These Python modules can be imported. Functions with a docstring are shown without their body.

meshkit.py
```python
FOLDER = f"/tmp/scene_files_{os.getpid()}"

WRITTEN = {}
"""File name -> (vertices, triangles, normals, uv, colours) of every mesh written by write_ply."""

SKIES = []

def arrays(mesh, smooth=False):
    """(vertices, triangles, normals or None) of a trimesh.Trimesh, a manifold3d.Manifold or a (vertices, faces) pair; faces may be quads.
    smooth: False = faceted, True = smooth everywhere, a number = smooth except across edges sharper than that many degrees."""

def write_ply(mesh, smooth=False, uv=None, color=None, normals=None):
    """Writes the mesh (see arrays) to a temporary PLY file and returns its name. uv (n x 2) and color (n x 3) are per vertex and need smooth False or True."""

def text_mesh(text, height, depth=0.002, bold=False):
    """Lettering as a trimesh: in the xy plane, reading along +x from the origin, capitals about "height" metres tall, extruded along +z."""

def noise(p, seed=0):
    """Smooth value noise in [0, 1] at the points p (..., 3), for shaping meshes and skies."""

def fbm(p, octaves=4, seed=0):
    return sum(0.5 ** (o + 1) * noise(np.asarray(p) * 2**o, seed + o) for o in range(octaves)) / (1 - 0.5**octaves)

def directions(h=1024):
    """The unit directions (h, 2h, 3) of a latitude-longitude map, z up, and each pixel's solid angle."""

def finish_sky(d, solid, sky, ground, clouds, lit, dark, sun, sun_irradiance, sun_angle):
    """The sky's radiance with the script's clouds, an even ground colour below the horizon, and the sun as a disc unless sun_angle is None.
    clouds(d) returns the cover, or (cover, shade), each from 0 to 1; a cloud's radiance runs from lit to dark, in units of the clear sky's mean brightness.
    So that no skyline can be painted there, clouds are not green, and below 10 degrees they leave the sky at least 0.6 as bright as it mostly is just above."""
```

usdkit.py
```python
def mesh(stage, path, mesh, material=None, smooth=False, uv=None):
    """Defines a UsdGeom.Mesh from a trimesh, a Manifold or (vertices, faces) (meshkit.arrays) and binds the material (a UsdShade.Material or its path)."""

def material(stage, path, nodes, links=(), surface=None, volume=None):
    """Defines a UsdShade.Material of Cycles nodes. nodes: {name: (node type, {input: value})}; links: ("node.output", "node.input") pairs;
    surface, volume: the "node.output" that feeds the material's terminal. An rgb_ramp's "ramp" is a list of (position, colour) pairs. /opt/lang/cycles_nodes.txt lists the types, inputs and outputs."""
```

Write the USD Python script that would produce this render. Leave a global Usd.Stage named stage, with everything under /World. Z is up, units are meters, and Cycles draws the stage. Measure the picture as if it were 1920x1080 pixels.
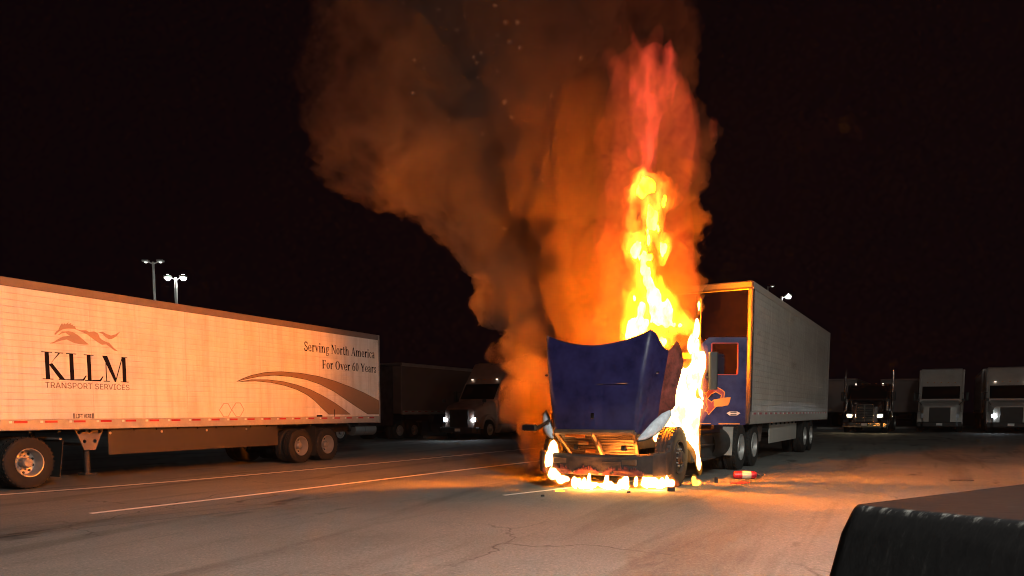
import math, random
import numpy as np, trimesh, shapely
from shapely.geometry import Polygon, LineString, Point, box as sbox
from shapely.ops import unary_union
from shapely import affinity
import usdkit, meshkit
from pxr import Usd, UsdGeom, UsdLux, UsdShade, Gf, Sdf

random.seed(4)
rng = np.random.default_rng(4)
stage = Usd.Stage.CreateInMemory()
UsdGeom.SetStageUpAxis(stage, 'Z')
UsdGeom.Xform.Define(stage, '/World')

# ------------------------------------------------------------------ camera, sky, exposure
EYE, PITCH, FPX, HORIZON = 1.55, math.radians(5), 1400.0, 771.0
CS, SN = math.cos(PITCH), math.sin(PITCH)
CY = HORIZON + FPX * math.tan(PITCH)
cam = UsdGeom.Camera.Define(stage, '/World/camera')
cam.CreateHorizontalApertureAttr(36.0)
cam.CreateVerticalApertureAttr(20.25)
cam.CreateFocalLengthAttr(36.0 * FPX / 1920)
cam.CreateVerticalApertureOffsetAttr(36.0 / 1920 * (CY - 540))
cam.CreateClippingRangeAttr(Gf.Vec2f(0.1, 2000))
cam.CreateExposureAttr(0.0)
cam.AddTransformOp().Set(Gf.Matrix4d(1, 0, 0, 0, 0, SN, CS, 0, 0, -CS, SN, 0, 0, 0, EYE, 1))

sky = UsdLux.DomeLight.Define(stage, '/World/sky')
sky_mat = usdkit.material(stage, '/World/Looks/night_sky', {
    "tex": ("sky_texture", {"sky_type": "single_scattering", "sun_disc": False, "sun_elevation": -0.18, "sun_rotation": 2.5}),
    "mx": ("mix_color", {"blend_type": "add", "fac": 1.0, "b": (0.034, 0.009, 0.016), "use_clamp": False}),
    "bg": ("background_shader", {"strength": 0.08})},
    [("tex.color", "mx.a"), ("mx.result", "bg.color")], surface="bg.background")
UsdShade.MaterialBindingAPI.Apply(sky.GetPrim()).Bind(sky_mat)
sky.GetPrim().SetCustomDataByKey('kind', 'structure')

LAMP_POWER = 7600.0      # radiance of a lot lamp's flat lens
FIRE_POWER = 1650.0       # radiance of the hottest flame

# ------------------------------------------------------------------ projection helpers (to read places off the photograph)
def ray(px, py):
    v, w = (px - 960) / FPX, -(py - CY) / FPX
    return np.array([v, CS + w * SN, -SN + w * CS])

def at(px, py, Y):
    d = ray(px, py)
    return np.array([0, 0, EYE]) + d * (Y / d[1])

def ground_z(x):
    t = np.clip((np.asarray(x, float) + 9) / 13, 0, 1)
    return 0.28 * t * t * (3 - 2 * t)

def on_ground(px, py):
    d, z = ray(px, py), 0.1
    for _ in range(30):
        p = np.array([0, 0, EYE]) + d * ((z - EYE) / d[2])
        z = float(ground_z(p[0]))
    return p

def PG(p): return Polygon(p).buffer(0)

class Frame:
    """A heading frame: local x forward, y left, z up, at a place on the ground."""
    def __init__(s, x, y, heading, z=None):
        s.o = np.array([x, y, float(ground_z(x)) if z is None else z]); s.h = heading
        s.f = np.array([math.cos(heading), math.sin(heading), 0]); s.l = np.array([-math.sin(heading), math.cos(heading), 0])
    def world(s, p): return s.o + p[0] * s.f + p[1] * s.l + np.array([0, 0, p[2]])
    def side(s, px, py, y=0.0):
        """pixel -> (x, z) on the plane local y"""
        d = ray(px, py); c = np.array([0, 0, EYE]) - s.o
        t = (y - c @ s.l) / (d @ s.l); q = c + d * t
        return float(q @ s.f), float(q[2])

# ------------------------------------------------------------------ stage helpers
COUNT = {}
def numbered(parent, name):
    k = (str(parent), name); n = COUNT.get(k, 0); COUNT[k] = n + 1
    return f"{parent}/{name}" + (f"_{n:03d}" if n else "")

def tag(p, label=None, cat=None, group=None, kind=None):
    p = p.GetPrim() if hasattr(p, 'GetPrim') else p
    for k, v in (('label', label), ('category', cat), ('group', group), ('kind', kind)):
        if v: p.SetCustomDataByKey(k, v)
    return p

def thing(name, label, cat, loc=(0, 0, 0), rotz=0.0, group=None):
    x = UsdGeom.Xform.Define(stage, numbered('/World', name))
    x.AddTranslateOp().Set(Gf.Vec3d(*map(float, loc))); x.AddRotateZOp().Set(math.degrees(rotz))
    return tag(x, label, cat, group)

def obj(name, mesh, mat, parent=None, smooth=False, label=None):
    path = numbered(parent.GetPath() if parent is not None else '/World', name)
    m = usdkit.mesh(stage, path, mesh, mat, smooth=smooth)
    if label: tag(m, label)
    return m.GetPrim()

def copy_of(src, loc, rotz, label, group=None):
    x = UsdGeom.Xform.Define(stage, numbered('/World', src.GetName().split('_0')[0]))
    x.GetPrim().GetReferences().AddInternalReference(src.GetPath())
    x.GetPrim().SetInstanceable(True)
    x.ClearXformOpOrder()
    x.GetPrim().GetAttribute('xformOp:translate').Set(Gf.Vec3d(*map(float, loc))) if x.GetPrim().GetAttribute('xformOp:translate') else None
    UsdGeom.Xformable(x).SetXformOpOrder([UsdGeom.XformOp(x.GetPrim().GetAttribute('xformOp:translate')), UsdGeom.XformOp(x.GetPrim().GetAttribute('xformOp:rotateZ'))])
    x.GetPrim().GetAttribute('xformOp:rotateZ').Set(math.degrees(rotz))
    return tag(x, label, src.GetCustomDataByKey('category'), group or src.GetCustomDataByKey('group'))

# ------------------------------------------------------------------ mesh helpers
cat = trimesh.util.concatenate
def cbox(x0, x1, y0, y1, z0, z1, b=0.01):
    c = np.array([(x0 + x1) / 2, (y0 + y1) / 2, (z0 + z1) / 2]); h = np.abs(np.array([x1 - x0, y1 - y0, z1 - z0])) / 2
    b = min(b, h.min() * 0.45)
    if b <= 0.0015:
        m = trimesh.creation.box(h * 2); m.apply_translation(c); return m
    pts = []
    for sx in (-1, 1):
        for sy in (-1, 1):
            for sz in (-1, 1):
                for k in range(3):
                    q = h - b; q[k] = h[k]
                    pts.append(c + np.array([sx, sy, sz]) * q)
    return trimesh.convex.convex_hull(np.array(pts))

def bar(p0, p1, r0, r1=None, n=12):
    p0, p1 = np.asarray(p0, float), np.asarray(p1, float); r1 = r0 if r1 is None else r1
    t = p1 - p0; t /= np.linalg.norm(t)
    a = np.cross(t, [0, 0, 1.0] if abs(t[2]) < .9 else [1.0, 0, 0]); a /= np.linalg.norm(a); b = np.cross(t, a)
    ang = np.arange(n) * 2 * np.pi / n; c = np.cos(ang)[:, None] * a + np.sin(ang)[:, None] * b
    v = np.vstack([p0 + c * r0, p1 + c * r1, p0, p1]); f = []
    for i in range(n):
        j = (i + 1) % n
        f += [[i, j, n + j], [i, n + j, n + i], [2 * n, j, i], [2 * n + 1, n + i, n + j]]
    return trimesh.Trimesh(v, f, process=False)

def tube(path, r, n=8):
    return cat([bar(a, b, r, n=n) for a, b in zip(path[:-1], path[1:])])

def lathe(profile, n=40, closed=False, phase=0):
    """Revolve (radius, y) about the y axis."""
    pr = list(profile) + ([profile[0]] if closed else [])
    ang = np.arange(n) * 2 * np.pi / n + phase
    v = np.array([[r * np.cos(a), y, r * np.sin(a)] for r, y in pr for a in ang]); f = []
    for k in range(len(pr) - 1):
        for i in range(n):
            j = (i + 1) % n
            f += [[k * n + i, (k + 1) * n + i, (k + 1) * n + j], [k * n + i, (k + 1) * n + j, k * n + j]]
    m = trimesh.Trimesh(v, f, process=True); m.update_faces(m.nondegenerate_faces()); return m

def loft(rings, caps=True):
    n = len(rings[0]); v = np.vstack(rings); f = []
    for k in range(len(rings) - 1):
        for i in range(n):
            j = (i + 1) % n
            f += [[k * n + i, k * n + j, (k + 1) * n + j], [k * n + i, (k + 1) * n + j, (k + 1) * n + i]]
    if caps:
        for k, s in ((0, -1), (len(rings) - 1, 1)):
            c = len(v); v = np.vstack([v, rings[k].mean(0)])
            for i in range(n):
                j = (i + 1) % n
                f.append([c, k * n + j, k * n + i] if s < 0 else [c, k * n + i, k * n + j])
    m = trimesh.Trimesh(v, f, process=False); m.fix_normals(); return m

def rrect(w, h, r, n=4):
    """rounded rectangle outline, half sizes w, h"""
    out = []
    for cx, cy, a0 in ((w - r, h - r, 0), (-w + r, h - r, 90), (-w + r, -h + r, 180), (w - r, -h + r, 270)):
        for k in range(n + 1):
            a = math.radians(a0 + 90 * k / n); out.append((cx + r * math.cos(a), cy + r * math.sin(a)))
    return np.array(out)

def prism_y(poly, y0, y1, b=0.0):
    """An (x, z) outline swept from y0 to y1 with bevelled rims."""
    P = Polygon(poly)
    def ring(pts, y): return np.array([[x, y, z] for x, z in pts])
    if b:
        Q = P.buffer(-b, join_style=2); a = np.array(P.exterior.coords)[:-1]
        q = np.array(Q.exterior.coords)[:-1]
        q = np.array([q[np.argmin(((q - p) ** 2).sum(1))] for p in a])
        V = [ring(q, y0), ring(a, y0 + b), ring(a, y1 - b), ring(q, y1)]
    else:
        a = q = np.array(P.exterior.coords)[:-1]; V = [ring(a, y0), ring(a, y1)]
    body = loft(V, caps=False)
    t, tf = trimesh.creation.triangulate_polygon(Polygon(q), engine='earcut')
    caps = [trimesh.Trimesh(np.array([[p[0], y, p[1]] for p in t]), tf, process=False) for y in (y0, y1)]
    m = cat([body] + caps); m.merge_vertices(); m.fix_normals(); return m

def flat(shape, depth, place):
    """2-D shapely shape extruded by depth and carried by place(x, y, h) -> 3-D points."""
    ms = []
    for g in getattr(shape, 'geoms', [shape]):
        if g.is_empty or g.area < 1e-7: continue
        ms.append(trimesh.creation.extrude_polygon(g, depth, engine='earcut'))
    m = cat(ms); v = m.vertices
    m.vertices = place(v[:, 0], v[:, 1], v[:, 2]); m.fix_normals(); return m

def sheet(P, t):
    """A grid of points as a thin closed sheet of thickness t."""
    n, m = P.shape[:2]
    du, dv = np.gradient(P, axis=0), np.gradient(P, axis=1)
    N = np.cross(du, dv); N /= np.linalg.norm(N, axis=2, keepdims=True) + 1e-12
    Q = P - N * t
    v = np.vstack([P.reshape(-1, 3), Q.reshape(-1, 3)]); o = n * m; f = []
    for i in range(n - 1):
        for j in range(m - 1):
            a, b, c, d = i * m + j, i * m + j + 1, (i + 1) * m + j + 1, (i + 1) * m + j
            f += [[a, b, c], [a, c, d], [o + a, o + c, o + b], [o + a, o + d, o + c]]
    rim = [(i, 0) for i in range(n)] + [(n - 1, j) for j in range(1, m)] + [(i, m - 1) for i in range(n - 2, -1, -1)] + [(0, j) for j in range(m - 2, -1, -1)]
    for (i, j), (k, l) in zip(rim[:-1], rim[1:]):
        a, b = i * m + j, k * m + l
        f += [[a, b, o + b], [a, o + b, o + a]]
    tm = trimesh.Trimesh(v, f, process=False); tm.fix_normals(); return tm

def rot_about(mesh, axis, deg, point=(0, 0, 0)):
    m = mesh.copy(); m.apply_transform(trimesh.transformations.rotation_matrix(math.radians(deg), axis, point)); return m
def moved(mesh, d):
    m = mesh.copy(); m.apply_translation(d); return m

def iso(field, lo, hi, h):
    """Marching tetrahedra of field > 0 (vectorised)."""
    lo, hi = np.asarray(lo, float), np.asarray(hi, float)
    n = np.ceil((hi - lo) / h).astype(int) + 1
    ax = [lo[k] + h * np.arange(n[k]) for k in range(3)]
    G = np.stack(np.meshgrid(*ax, indexing='ij'), -1)
    V = field(G.reshape(-1, 3)).reshape(n)
    V[[0, -1]] = V[:, [0, -1]] = V[:, :, [0, -1]] = -1.0
    S = V > 0
    c = np.zeros(n - 1, int)
    for d in np.ndindex(2, 2, 2): c += S[d[0]:n[0] - 1 + d[0], d[1]:n[1] - 1 + d[1], d[2]:n[2] - 1 + d[2]]
    cells = np.argwhere((c > 0) & (c < 8))
    flat_id = lambda q: (q[..., 0] * n[1] + q[..., 1]) * n[2] + q[..., 2]
    tets = [(0, 1, 3, 7), (0, 3, 2, 7), (0, 2, 6, 7), (0, 6, 4, 7), (0, 4, 5, 7), (0, 5, 1, 7)]
    corner = np.array([[(k >> 2) & 1, (k >> 1) & 1, k & 1] for k in range(8)])
    ids = np.stack([flat_id(cells + corner[k]) for k in range(8)], 1)
    vals, pts = V.ravel(), G.reshape(-1, 3)
    E, ref = [], []
    def tri(a, b, ins):
        E.append(np.stack([a, b], -1)); ref.append(ins)
    for t in tets:
        T = ids[:, t]; s = vals[T] > 0; k = s.sum(1)
        order = np.argsort(~s, axis=1, kind='stable'); T = np.take_along_axis(T, order, 1)
        q = T[k == 1]
        if len(q): tri(np.stack([q[:, 0]] * 3, 1), q[:, 1:4], q[:, 0])
        q = T[k == 3]
        if len(q): tri(q[:, 0:3], np.stack([q[:, 3]] * 3, 1), q[:, 0])
        q = T[k == 2]
        if len(q):
            tri(np.stack([q[:, 0], q[:, 0], q[:, 1]], 1), np.stack([q[:, 2], q[:, 3], q[:, 3]], 1), q[:, 0])
            tri(np.stack([q[:, 0], q[:, 1], q[:, 1]], 1), np.stack([q[:, 2], q[:, 3], q[:, 2]], 1), q[:, 0])
    E, ref = np.concatenate(E), np.concatenate(ref)
    e = np.sort(E.reshape(-1, 2), 1); uniq, inv = np.unique(e, axis=0, return_inverse=True)
    va, vb = vals[uniq[:, 0]], vals[uniq[:, 1]]; w = (va / (va - vb))[:, None]
    v = pts[uniq[:, 0]] * (1 - w) + pts[uniq[:, 1]] * w
    f = inv.reshape(-1, 3)
    nn = np.cross(v[f[:, 1]] - v[f[:, 0]], v[f[:, 2]] - v[f[:, 0]])
    flip = ((v[f].mean(1) - pts[ref]) * nn).sum(1) < 0
    f[flip] = f[flip][:, ::-1]
    f = f[(f[:, 0] != f[:, 1]) & (f[:, 1] != f[:, 2]) & (f[:, 0] != f[:, 2])]
    return trimesh.Trimesh(v, f, process=False)

# ------------------------------------------------------------------ materials
def L(n): return f'/World/Looks/{n}'
def paint(name, c, rough=0.5, metal=0.0, var=0.12, scale=2.5, bump=0.0, bscale=60, coat=0.0, spec=0.5, detail=6):
    c = np.array(c)
    nodes = {"tc": ("texture_coordinate", {}), "n": ("noise_texture", {"scale": scale, "detail": float(detail), "roughness": 0.62}),
             "r": ("rgb_ramp", {"ramp": [(0.25, tuple(c * (1 - var))), (0.75, tuple(np.minimum(c * (1 + var), 0.95)))]}),
             "rr": ("map_range", {"from_min": 0.3, "from_max": 0.7, "to_min": max(rough - 0.08, 0.03), "to_max": min(rough + 0.1, 1)}),
             "p": ("principled_bsdf", {"metallic": metal, "coat_weight": coat, "specular_ior_level": spec})}
    links = [("tc.object", "n.vector"), ("n.fac", "r.fac"), ("r.color", "p.base_color"), ("n.fac", "rr.value"), ("rr.result", "p.roughness")]
    if bump:
        nodes["b"] = ("noise_texture", {"scale": float(bscale), "detail": 3.0}); nodes["bp"] = ("bump", {"strength": bump, "distance": 0.01})
        links += [("tc.object", "b.vector"), ("b.fac", "bp.height"), ("bp.normal", "p.normal")]
    return usdkit.material(stage, L(name), nodes, links, surface="p.BSDF")

def glow(name, color, strength):
    return usdkit.material(stage, L(name), {"e": ("emission", {"color": color, "strength": float(strength)})}, surface="e.emission")

M = {
    'white_panel': usdkit.material(stage, L('white_panel'), {
        "tc": ("texture_coordinate", {}), "m1": ("mapping", {"scale": (2.6, 2.6, .22)}), "n1": ("noise_texture", {"scale": 2.0, "detail": 6.0, "roughness": .65}),
        "n2": ("noise_texture", {"scale": .7, "detail": 7.0, "roughness": .65}), "r1": ("rgb_ramp", {"ramp": [(.3, (.62, .60, .555)), (.55, (.78, .77, .745))]}), "r2": ("rgb_ramp", {"ramp": [(.28, (.80, .78, .74)), (.5, (1, 1, 1))]}),
        "mx": ("mix_color", {"blend_type": "multiply", "fac": 1.0}), "p": ("principled_bsdf", {"roughness": .45})},
        [("tc.object", "m1.vector"), ("m1.vector", "n1.vector"), ("tc.object", "n2.vector"), ("n1.fac", "r1.fac"), ("n2.fac", "r2.fac"), ("r1.color", "mx.a"), ("r2.color", "mx.b"), ("mx.result", "p.base_color")], surface="p.BSDF"),
    'grey_panel': paint('grey_panel', (0.50, 0.49, 0.45), 0.42, var=0.12, scale=1.5, bump=0.22, bscale=11, coat=0.5),
    'ribbed': usdkit.material(stage, L('ribbed_panel'), {"tc": ("texture_coordinate", {}), "v": ("voronoi_texture", {"scale": 11.0, "feature": "smooth_f1", "smoothness": .3}), "n": ("noise_texture", {"scale": 1.4, "detail": 6.0}),
        "r": ("rgb_ramp", {"ramp": [(.3, (.44, .42, .38)), (.7, (.56, .54, .50))]}), "b": ("bump", {"strength": .35, "distance": .02}), "p": ("principled_bsdf", {"roughness": .5, "coat_weight": .6, "coat_roughness": .06})},
        [("tc.object", "v.vector"), ("tc.object", "n.vector"), ("n.fac", "r.fac"), ("r.color", "p.base_color"), ("v.distance", "b.height"), ("b.normal", "p.coat_normal")], surface="p.BSDF"),
    'rail': paint('rail', (0.42, 0.40, 0.37), 0.45, metal=0.2, var=0.2, scale=4),
    'brown_rail': paint('brown_rail', (0.16, 0.13, 0.12), 0.5, var=0.2, scale=4),
    'black_rubber': paint('black_rubber', (0.013, 0.0125, 0.012), 0.8, var=0.3, scale=8),
    'black_plastic': paint('black_plastic', (0.02, 0.02, 0.021), 0.55, var=0.25, scale=6),
    'skirt': paint('skirt', (0.038, 0.033, 0.029), 0.6, var=0.25, scale=3),
    'pale_skirt': paint('pale_skirt', (0.42, 0.41, 0.38), 0.5, var=0.15, scale=3),
    'chassis': paint('chassis', (0.03, 0.028, 0.027), 0.65, var=0.3, scale=9),
    'aluminium': paint('aluminium', (0.47, 0.46, 0.45), 0.45, metal=0.7, var=0.08, scale=7),
    'chrome': paint('chrome', (0.75, 0.74, 0.72), 0.12, metal=1.0, var=0.05, scale=5),
    'steel': paint('steel', (0.32, 0.31, 0.3), 0.5, metal=0.5, var=0.2, scale=8),
    'blue': paint('blue_paint', (0.021, 0.018, 0.078), 0.3, var=0.4, scale=2.2, coat=0.8, bump=.06, bscale=7),
    'blue_in': paint('scorched_blue', (0.03, 0.022, 0.05), 0.6, var=0.5, scale=5),
    'charred': paint('charred_metal', (0.05, 0.033, 0.028), 0.7, metal=0.2, var=0.6, scale=7, bump=0.5, bscale=14),
    'dark_glass': paint('dark_glass', (0.008, 0.008, 0.01), 0.08, var=0.1),
    'dark_blue': paint('dark_nose', (0.0030, 0.0019, 0.0062), 0.85, var=0.3, spec=.02),
    'black_ink': paint('black_ink', (0.006, 0.0035, 0.008), 0.7, var=0.1, spec=.12),
    'brown_ink': paint('brown_ink', (0.15, 0.10, 0.07), 0.5, var=0.1),
    'tan_ink': paint('tan_ink', (0.36, 0.25, 0.20), 0.5, var=0.08),
    'olive_ink': paint('olive_ink', (0.27, 0.175, 0.11), 0.5, var=0.1),
    'red_tape': paint('red_tape', (0.42, 0.02, 0.03), 0.35, var=0.1),
    'white_tape': paint('white_tape', (0.8, 0.8, 0.78), 0.3, var=0.05),
    'line_paint': paint('line_paint', (0.78, 0.76, 0.70), 0.7, var=0.22, scale=6),
    'red': paint('red_paint', (0.55, 0.018, 0.03), 0.35, var=0.1),
    'cream': paint('cream_label', (0.65, 0.55, 0.42), 0.5, var=0.1),
    'lens': paint('lamp_lens', (0.62, 0.66, 0.74), 0.12, var=0.2, scale=14, coat=0.6),
    'white_cab': paint('white_cab', (0.6, 0.58, 0.55), 0.35, var=0.06, coat=0.3),
    'dark_cab': paint('dark_cab', (0.022, 0.012, 0.013), 0.3, var=0.1, coat=0.4),
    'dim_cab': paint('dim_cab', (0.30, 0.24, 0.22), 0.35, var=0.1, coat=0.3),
    'kerb': paint('kerb_concrete', (0.42, 0.40, 0.37), 0.85, var=0.2, scale=8),
    'pole': paint('pole_paint', (0.5, 0.5, 0.48), 0.5, var=0.1),
    'amber': paint('amber_lens', (0.6, 0.22, 0.03), 0.2, var=0.1),
    'orange_ink': paint('orange_ink', (0.75, 0.22, 0.03), 0.5, var=0.15),
    'pink_ink': paint('pink_ink', (0.80, 0.52, 0.46), 0.5, var=0.1),
    'bronze': paint('sooty_chrome', (0.30, 0.19, 0.13), 0.42, metal=0.8, var=0.3, scale=6),
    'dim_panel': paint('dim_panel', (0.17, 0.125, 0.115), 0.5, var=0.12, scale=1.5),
    'seam': paint('seam_metal', (0.60, 0.58, 0.55), 0.5, var=0.15, scale=6),
    'nose_trim': paint('nose_trim', (0.048, 0.040, 0.036), 0.5, var=0.3, scale=3),
    'tar': paint('tar', (0.03, 0.03, 0.029), 0.6, var=0.5, scale=5),
    'red_ink': paint('red_ink', (0.28, 0.03, 0.03), 0.5, var=0.15),
    'scorched_firelit': paint('scorched_firelit_red', (0.19, 0.045, 0.035), 0.55, var=0.85, scale=9, bump=0.4, bscale=20, detail=8),  # mottled burnt red; on the fender the red stands for firelight
    'scrap_red': paint('scrap_red', (0.38, 0.04, 0.035), 0.6, var=0.3, scale=12),
    'head_white': glow('white_headlight', (0.85, 0.95, 1.0), 130),
    'head_warm': glow('warm_headlight', (1.0, 0.75, 0.4), 110),
    'marker': glow('marker_lamp', (1.0, 0.8, 0.6), 2.5),
    'lamp': glow('lot_lamp', (0.95, 0.97, 0.88), LAMP_POWER),
    'lamp_side': glow('side_lot_lamp', (1.0, 0.87, 0.68), 1800),
    'lamp_far': glow('far_lot_lamp', (0.93, 1.0, 0.93), 130),
    'lamp_dim': glow('dim_lot_lamp', (0.9, 1.0, 0.92), 1.6),
    'spark': glow('spark_glow', (1.0, 0.5, 0.2), 1.0),
}

# asphalt: aggregate, blotches, drive streaks, cracks (all real pigment and relief, placed in world metres)
asphalt = usdkit.material(stage, L('asphalt'), {
    "g": ("geometry", {}),
    "fine": ("noise_texture", {"scale": 38.0, "detail": 4.0, "roughness": 0.8}),
    "fr": ("rgb_ramp", {"ramp": [(0.30, (0.088, 0.090, 0.086)), (0.5, (0.146, 0.150, 0.143)), (0.62, (0.176, 0.181, 0.173)), (0.72, (0.31, 0.315, 0.30))]}),
    "big": ("noise_texture", {"scale": 0.28, "detail": 6.0, "roughness": 0.65}),
    "br": ("map_range", {"from_min": 0.3, "from_max": 0.7, "to_min": 0.72, "to_max": 1.22}),
    "m1": ("mix_color", {"blend_type": "multiply", "fac": 1.0}),
    "rot": ("vector_rotate", {"rotate_type": "z_axis", "angle": math.radians(27)}),
    "map": ("mapping", {"scale": (1.1, 0.13, 1.0)}),
    "str": ("noise_texture", {"scale": 1.0, "detail": 6.0, "roughness": 0.6, "distortion": 0.5}),
    "sr": ("map_range", {"from_min": 0.52, "from_max": 0.70, "to_min": 1.0, "to_max": 0.52, "clamp": True}),
    "map2": ("mapping", {"scale": (0.5, 0.16, 1.0), "location": (7.3, 2.1, 0)}),
    "spot": ("noise_texture", {"scale": 1.9, "detail": 4.0, "roughness": 0.55, "distortion": 0.6}),
    "spr": ("map_range", {"from_min": 0.63, "from_max": 0.70, "to_min": 1.0, "to_max": 0.35, "clamp": True}),
    "m2": ("mix_color", {"blend_type": "multiply", "fac": 1.0}),
    "m3": ("mix_color", {"blend_type": "multiply", "fac": 1.0}),
    "wob": ("noise_texture", {"scale": 1.3, "detail": 4.0}),
    "wv": ("vector_math", {"math_type": "multiply_add", "vector2": (0.9, 0.9, 0.0)}),
    "vor": ("voronoi_texture", {"feature": "distance_to_edge", "scale": 0.30}),
    "cr": ("map_range", {"from_min": 0.0, "from_max": 0.006, "to_min": 0.38, "to_max": 1.0, "clamp": True}),
    "cm": ("noise_texture", {"scale": 0.22, "detail": 2.0}),
    "cmr": ("map_range", {"from_min": 0.48, "from_max": 0.56, "to_min": 0.0, "to_max": 1.0, "clamp": True}),
    "m4": ("mix_color", {"blend_type": "multiply"}),
    "bmp": ("bump", {"strength": 0.45, "distance": 0.012}),
    "p": ("principled_bsdf", {"roughness": 0.86, "specular_ior_level": 0.35}),
}, [("g.position", "fine.vector"), ("fine.fac", "fr.fac"), ("g.position", "big.vector"), ("big.fac", "br.value"), ("fr.color", "m1.a"), ("br.result", "m1.b"),
    ("g.position", "rot.vector"), ("rot.vector", "map.vector"), ("map.vector", "str.vector"), ("str.fac", "sr.value"),
    ("rot.vector", "map2.vector"), ("map2.vector", "spot.vector"), ("spot.fac", "spr.value"),
    ("m1.result", "m2.a"), ("sr.result", "m2.b"), ("m2.result", "m3.a"), ("spr.result", "m3.b"),
    ("g.position", "wob.vector"), ("wob.color", "wv.vector1"), ("g.position", "wv.vector3"), ("wv.vector", "vor.vector"), ("vor.distance", "cr.value"),
    ("g.position", "cm.vector"), ("cm.fac", "cmr.value"), ("m3.result", "m4.a"), ("cr.result", "m4.b"), ("cmr.result", "m4.fac"),
    ("m4.result", "p.base_color"), ("fine.fac", "bmp.height"), ("bmp.normal", "p.normal")], surface="p.BSDF")

# ------------------------------------------------------------------ ground and painted lines
xs = np.array([-500, -120, -50, -25, -15, -12] + list(np.linspace(-9.5, 4.5, 57)) + [6, 9, 14, 22, 40, 80, 160, 500])
ys = np.array([-80, -30, -12, -4] + list(np.arange(0, 62, 3.0)) + [80, 120, 200, 400, 900])
gv = np.array([[x, y, ground_z(x)] for y in ys for x in xs]); nx = len(xs); gf = []
for j in range(len(ys) - 1):
    for i in range(nx - 1):
        a = j * nx + i; gf += [[a, a + 1, a + nx + 1], [a, a + nx + 1, a + nx]]
tag(obj('ground', trimesh.Trimesh(gv, gf, process=False), asphalt, smooth=True), 'worn grey asphalt of the truck lot, stained and cracked', None, None, 'structure')

def ground_strip(pa, pb, w, n=40, h=0.004):
    pa, pb = np.asarray(pa)[:2], np.asarray(pb)[:2]; d = (pb - pa) / np.linalg.norm(pb - pa); s = np.array([-d[1], d[0]])
    v, f = [], []
    for k in range(n + 1):
        c = pa + (pb - pa) * k / n
        for t in (-1, 1):
            q = c + s * t * w / 2; v.append([q[0], q[1], ground_z(q[0]) + h])
        if k: a = 2 * k; f += [[a - 2, a - 1, a + 1], [a - 2, a + 1, a]]
    m = trimesh.Trimesh(v, f, process=False)
    if m.face_normals[0][2] < 0: m.invert()
    return m
A, B = on_ground(0, 928), on_ground(850, 855)
tag(obj('painted_line', ground_strip(A - 0.25 * (B - A), B + 0.35 * (B - A), 0.14), M['line_paint']), 'white painted stall line running just beside the long white trailer', 'painted line', None, 'structure')
A, B = on_ground(170, 963), on_ground(980, 868)
tag(obj('painted_line', ground_strip(A, B + 0.3 * (B - A), 0.15), M['line_paint']), 'white painted stall line in the open, ending short of the left edge', 'painted line', None, 'structure')
A, B = on_ground(945, 929), on_ground(1290, 892)
tag(obj('painted_line', ground_strip(A, B, 0.10, 12), M['line_paint']), 'white painted stall line under the burning truck', 'painted line', None, 'structure')

for k, (pa, pb) in enumerate((((-40, 998), (640, 931)), ((-40, 1010), (560, 946)))):
    A, B = on_ground(*pa), on_ground(*pb)
    tag(obj('tar_seam', ground_strip(A, B, .06, 20, .003), M['tar']), ('upper' if k == 0 else 'lower') + ' of two thin dark tar seams across the left foreground', None, None, 'structure')

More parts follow.
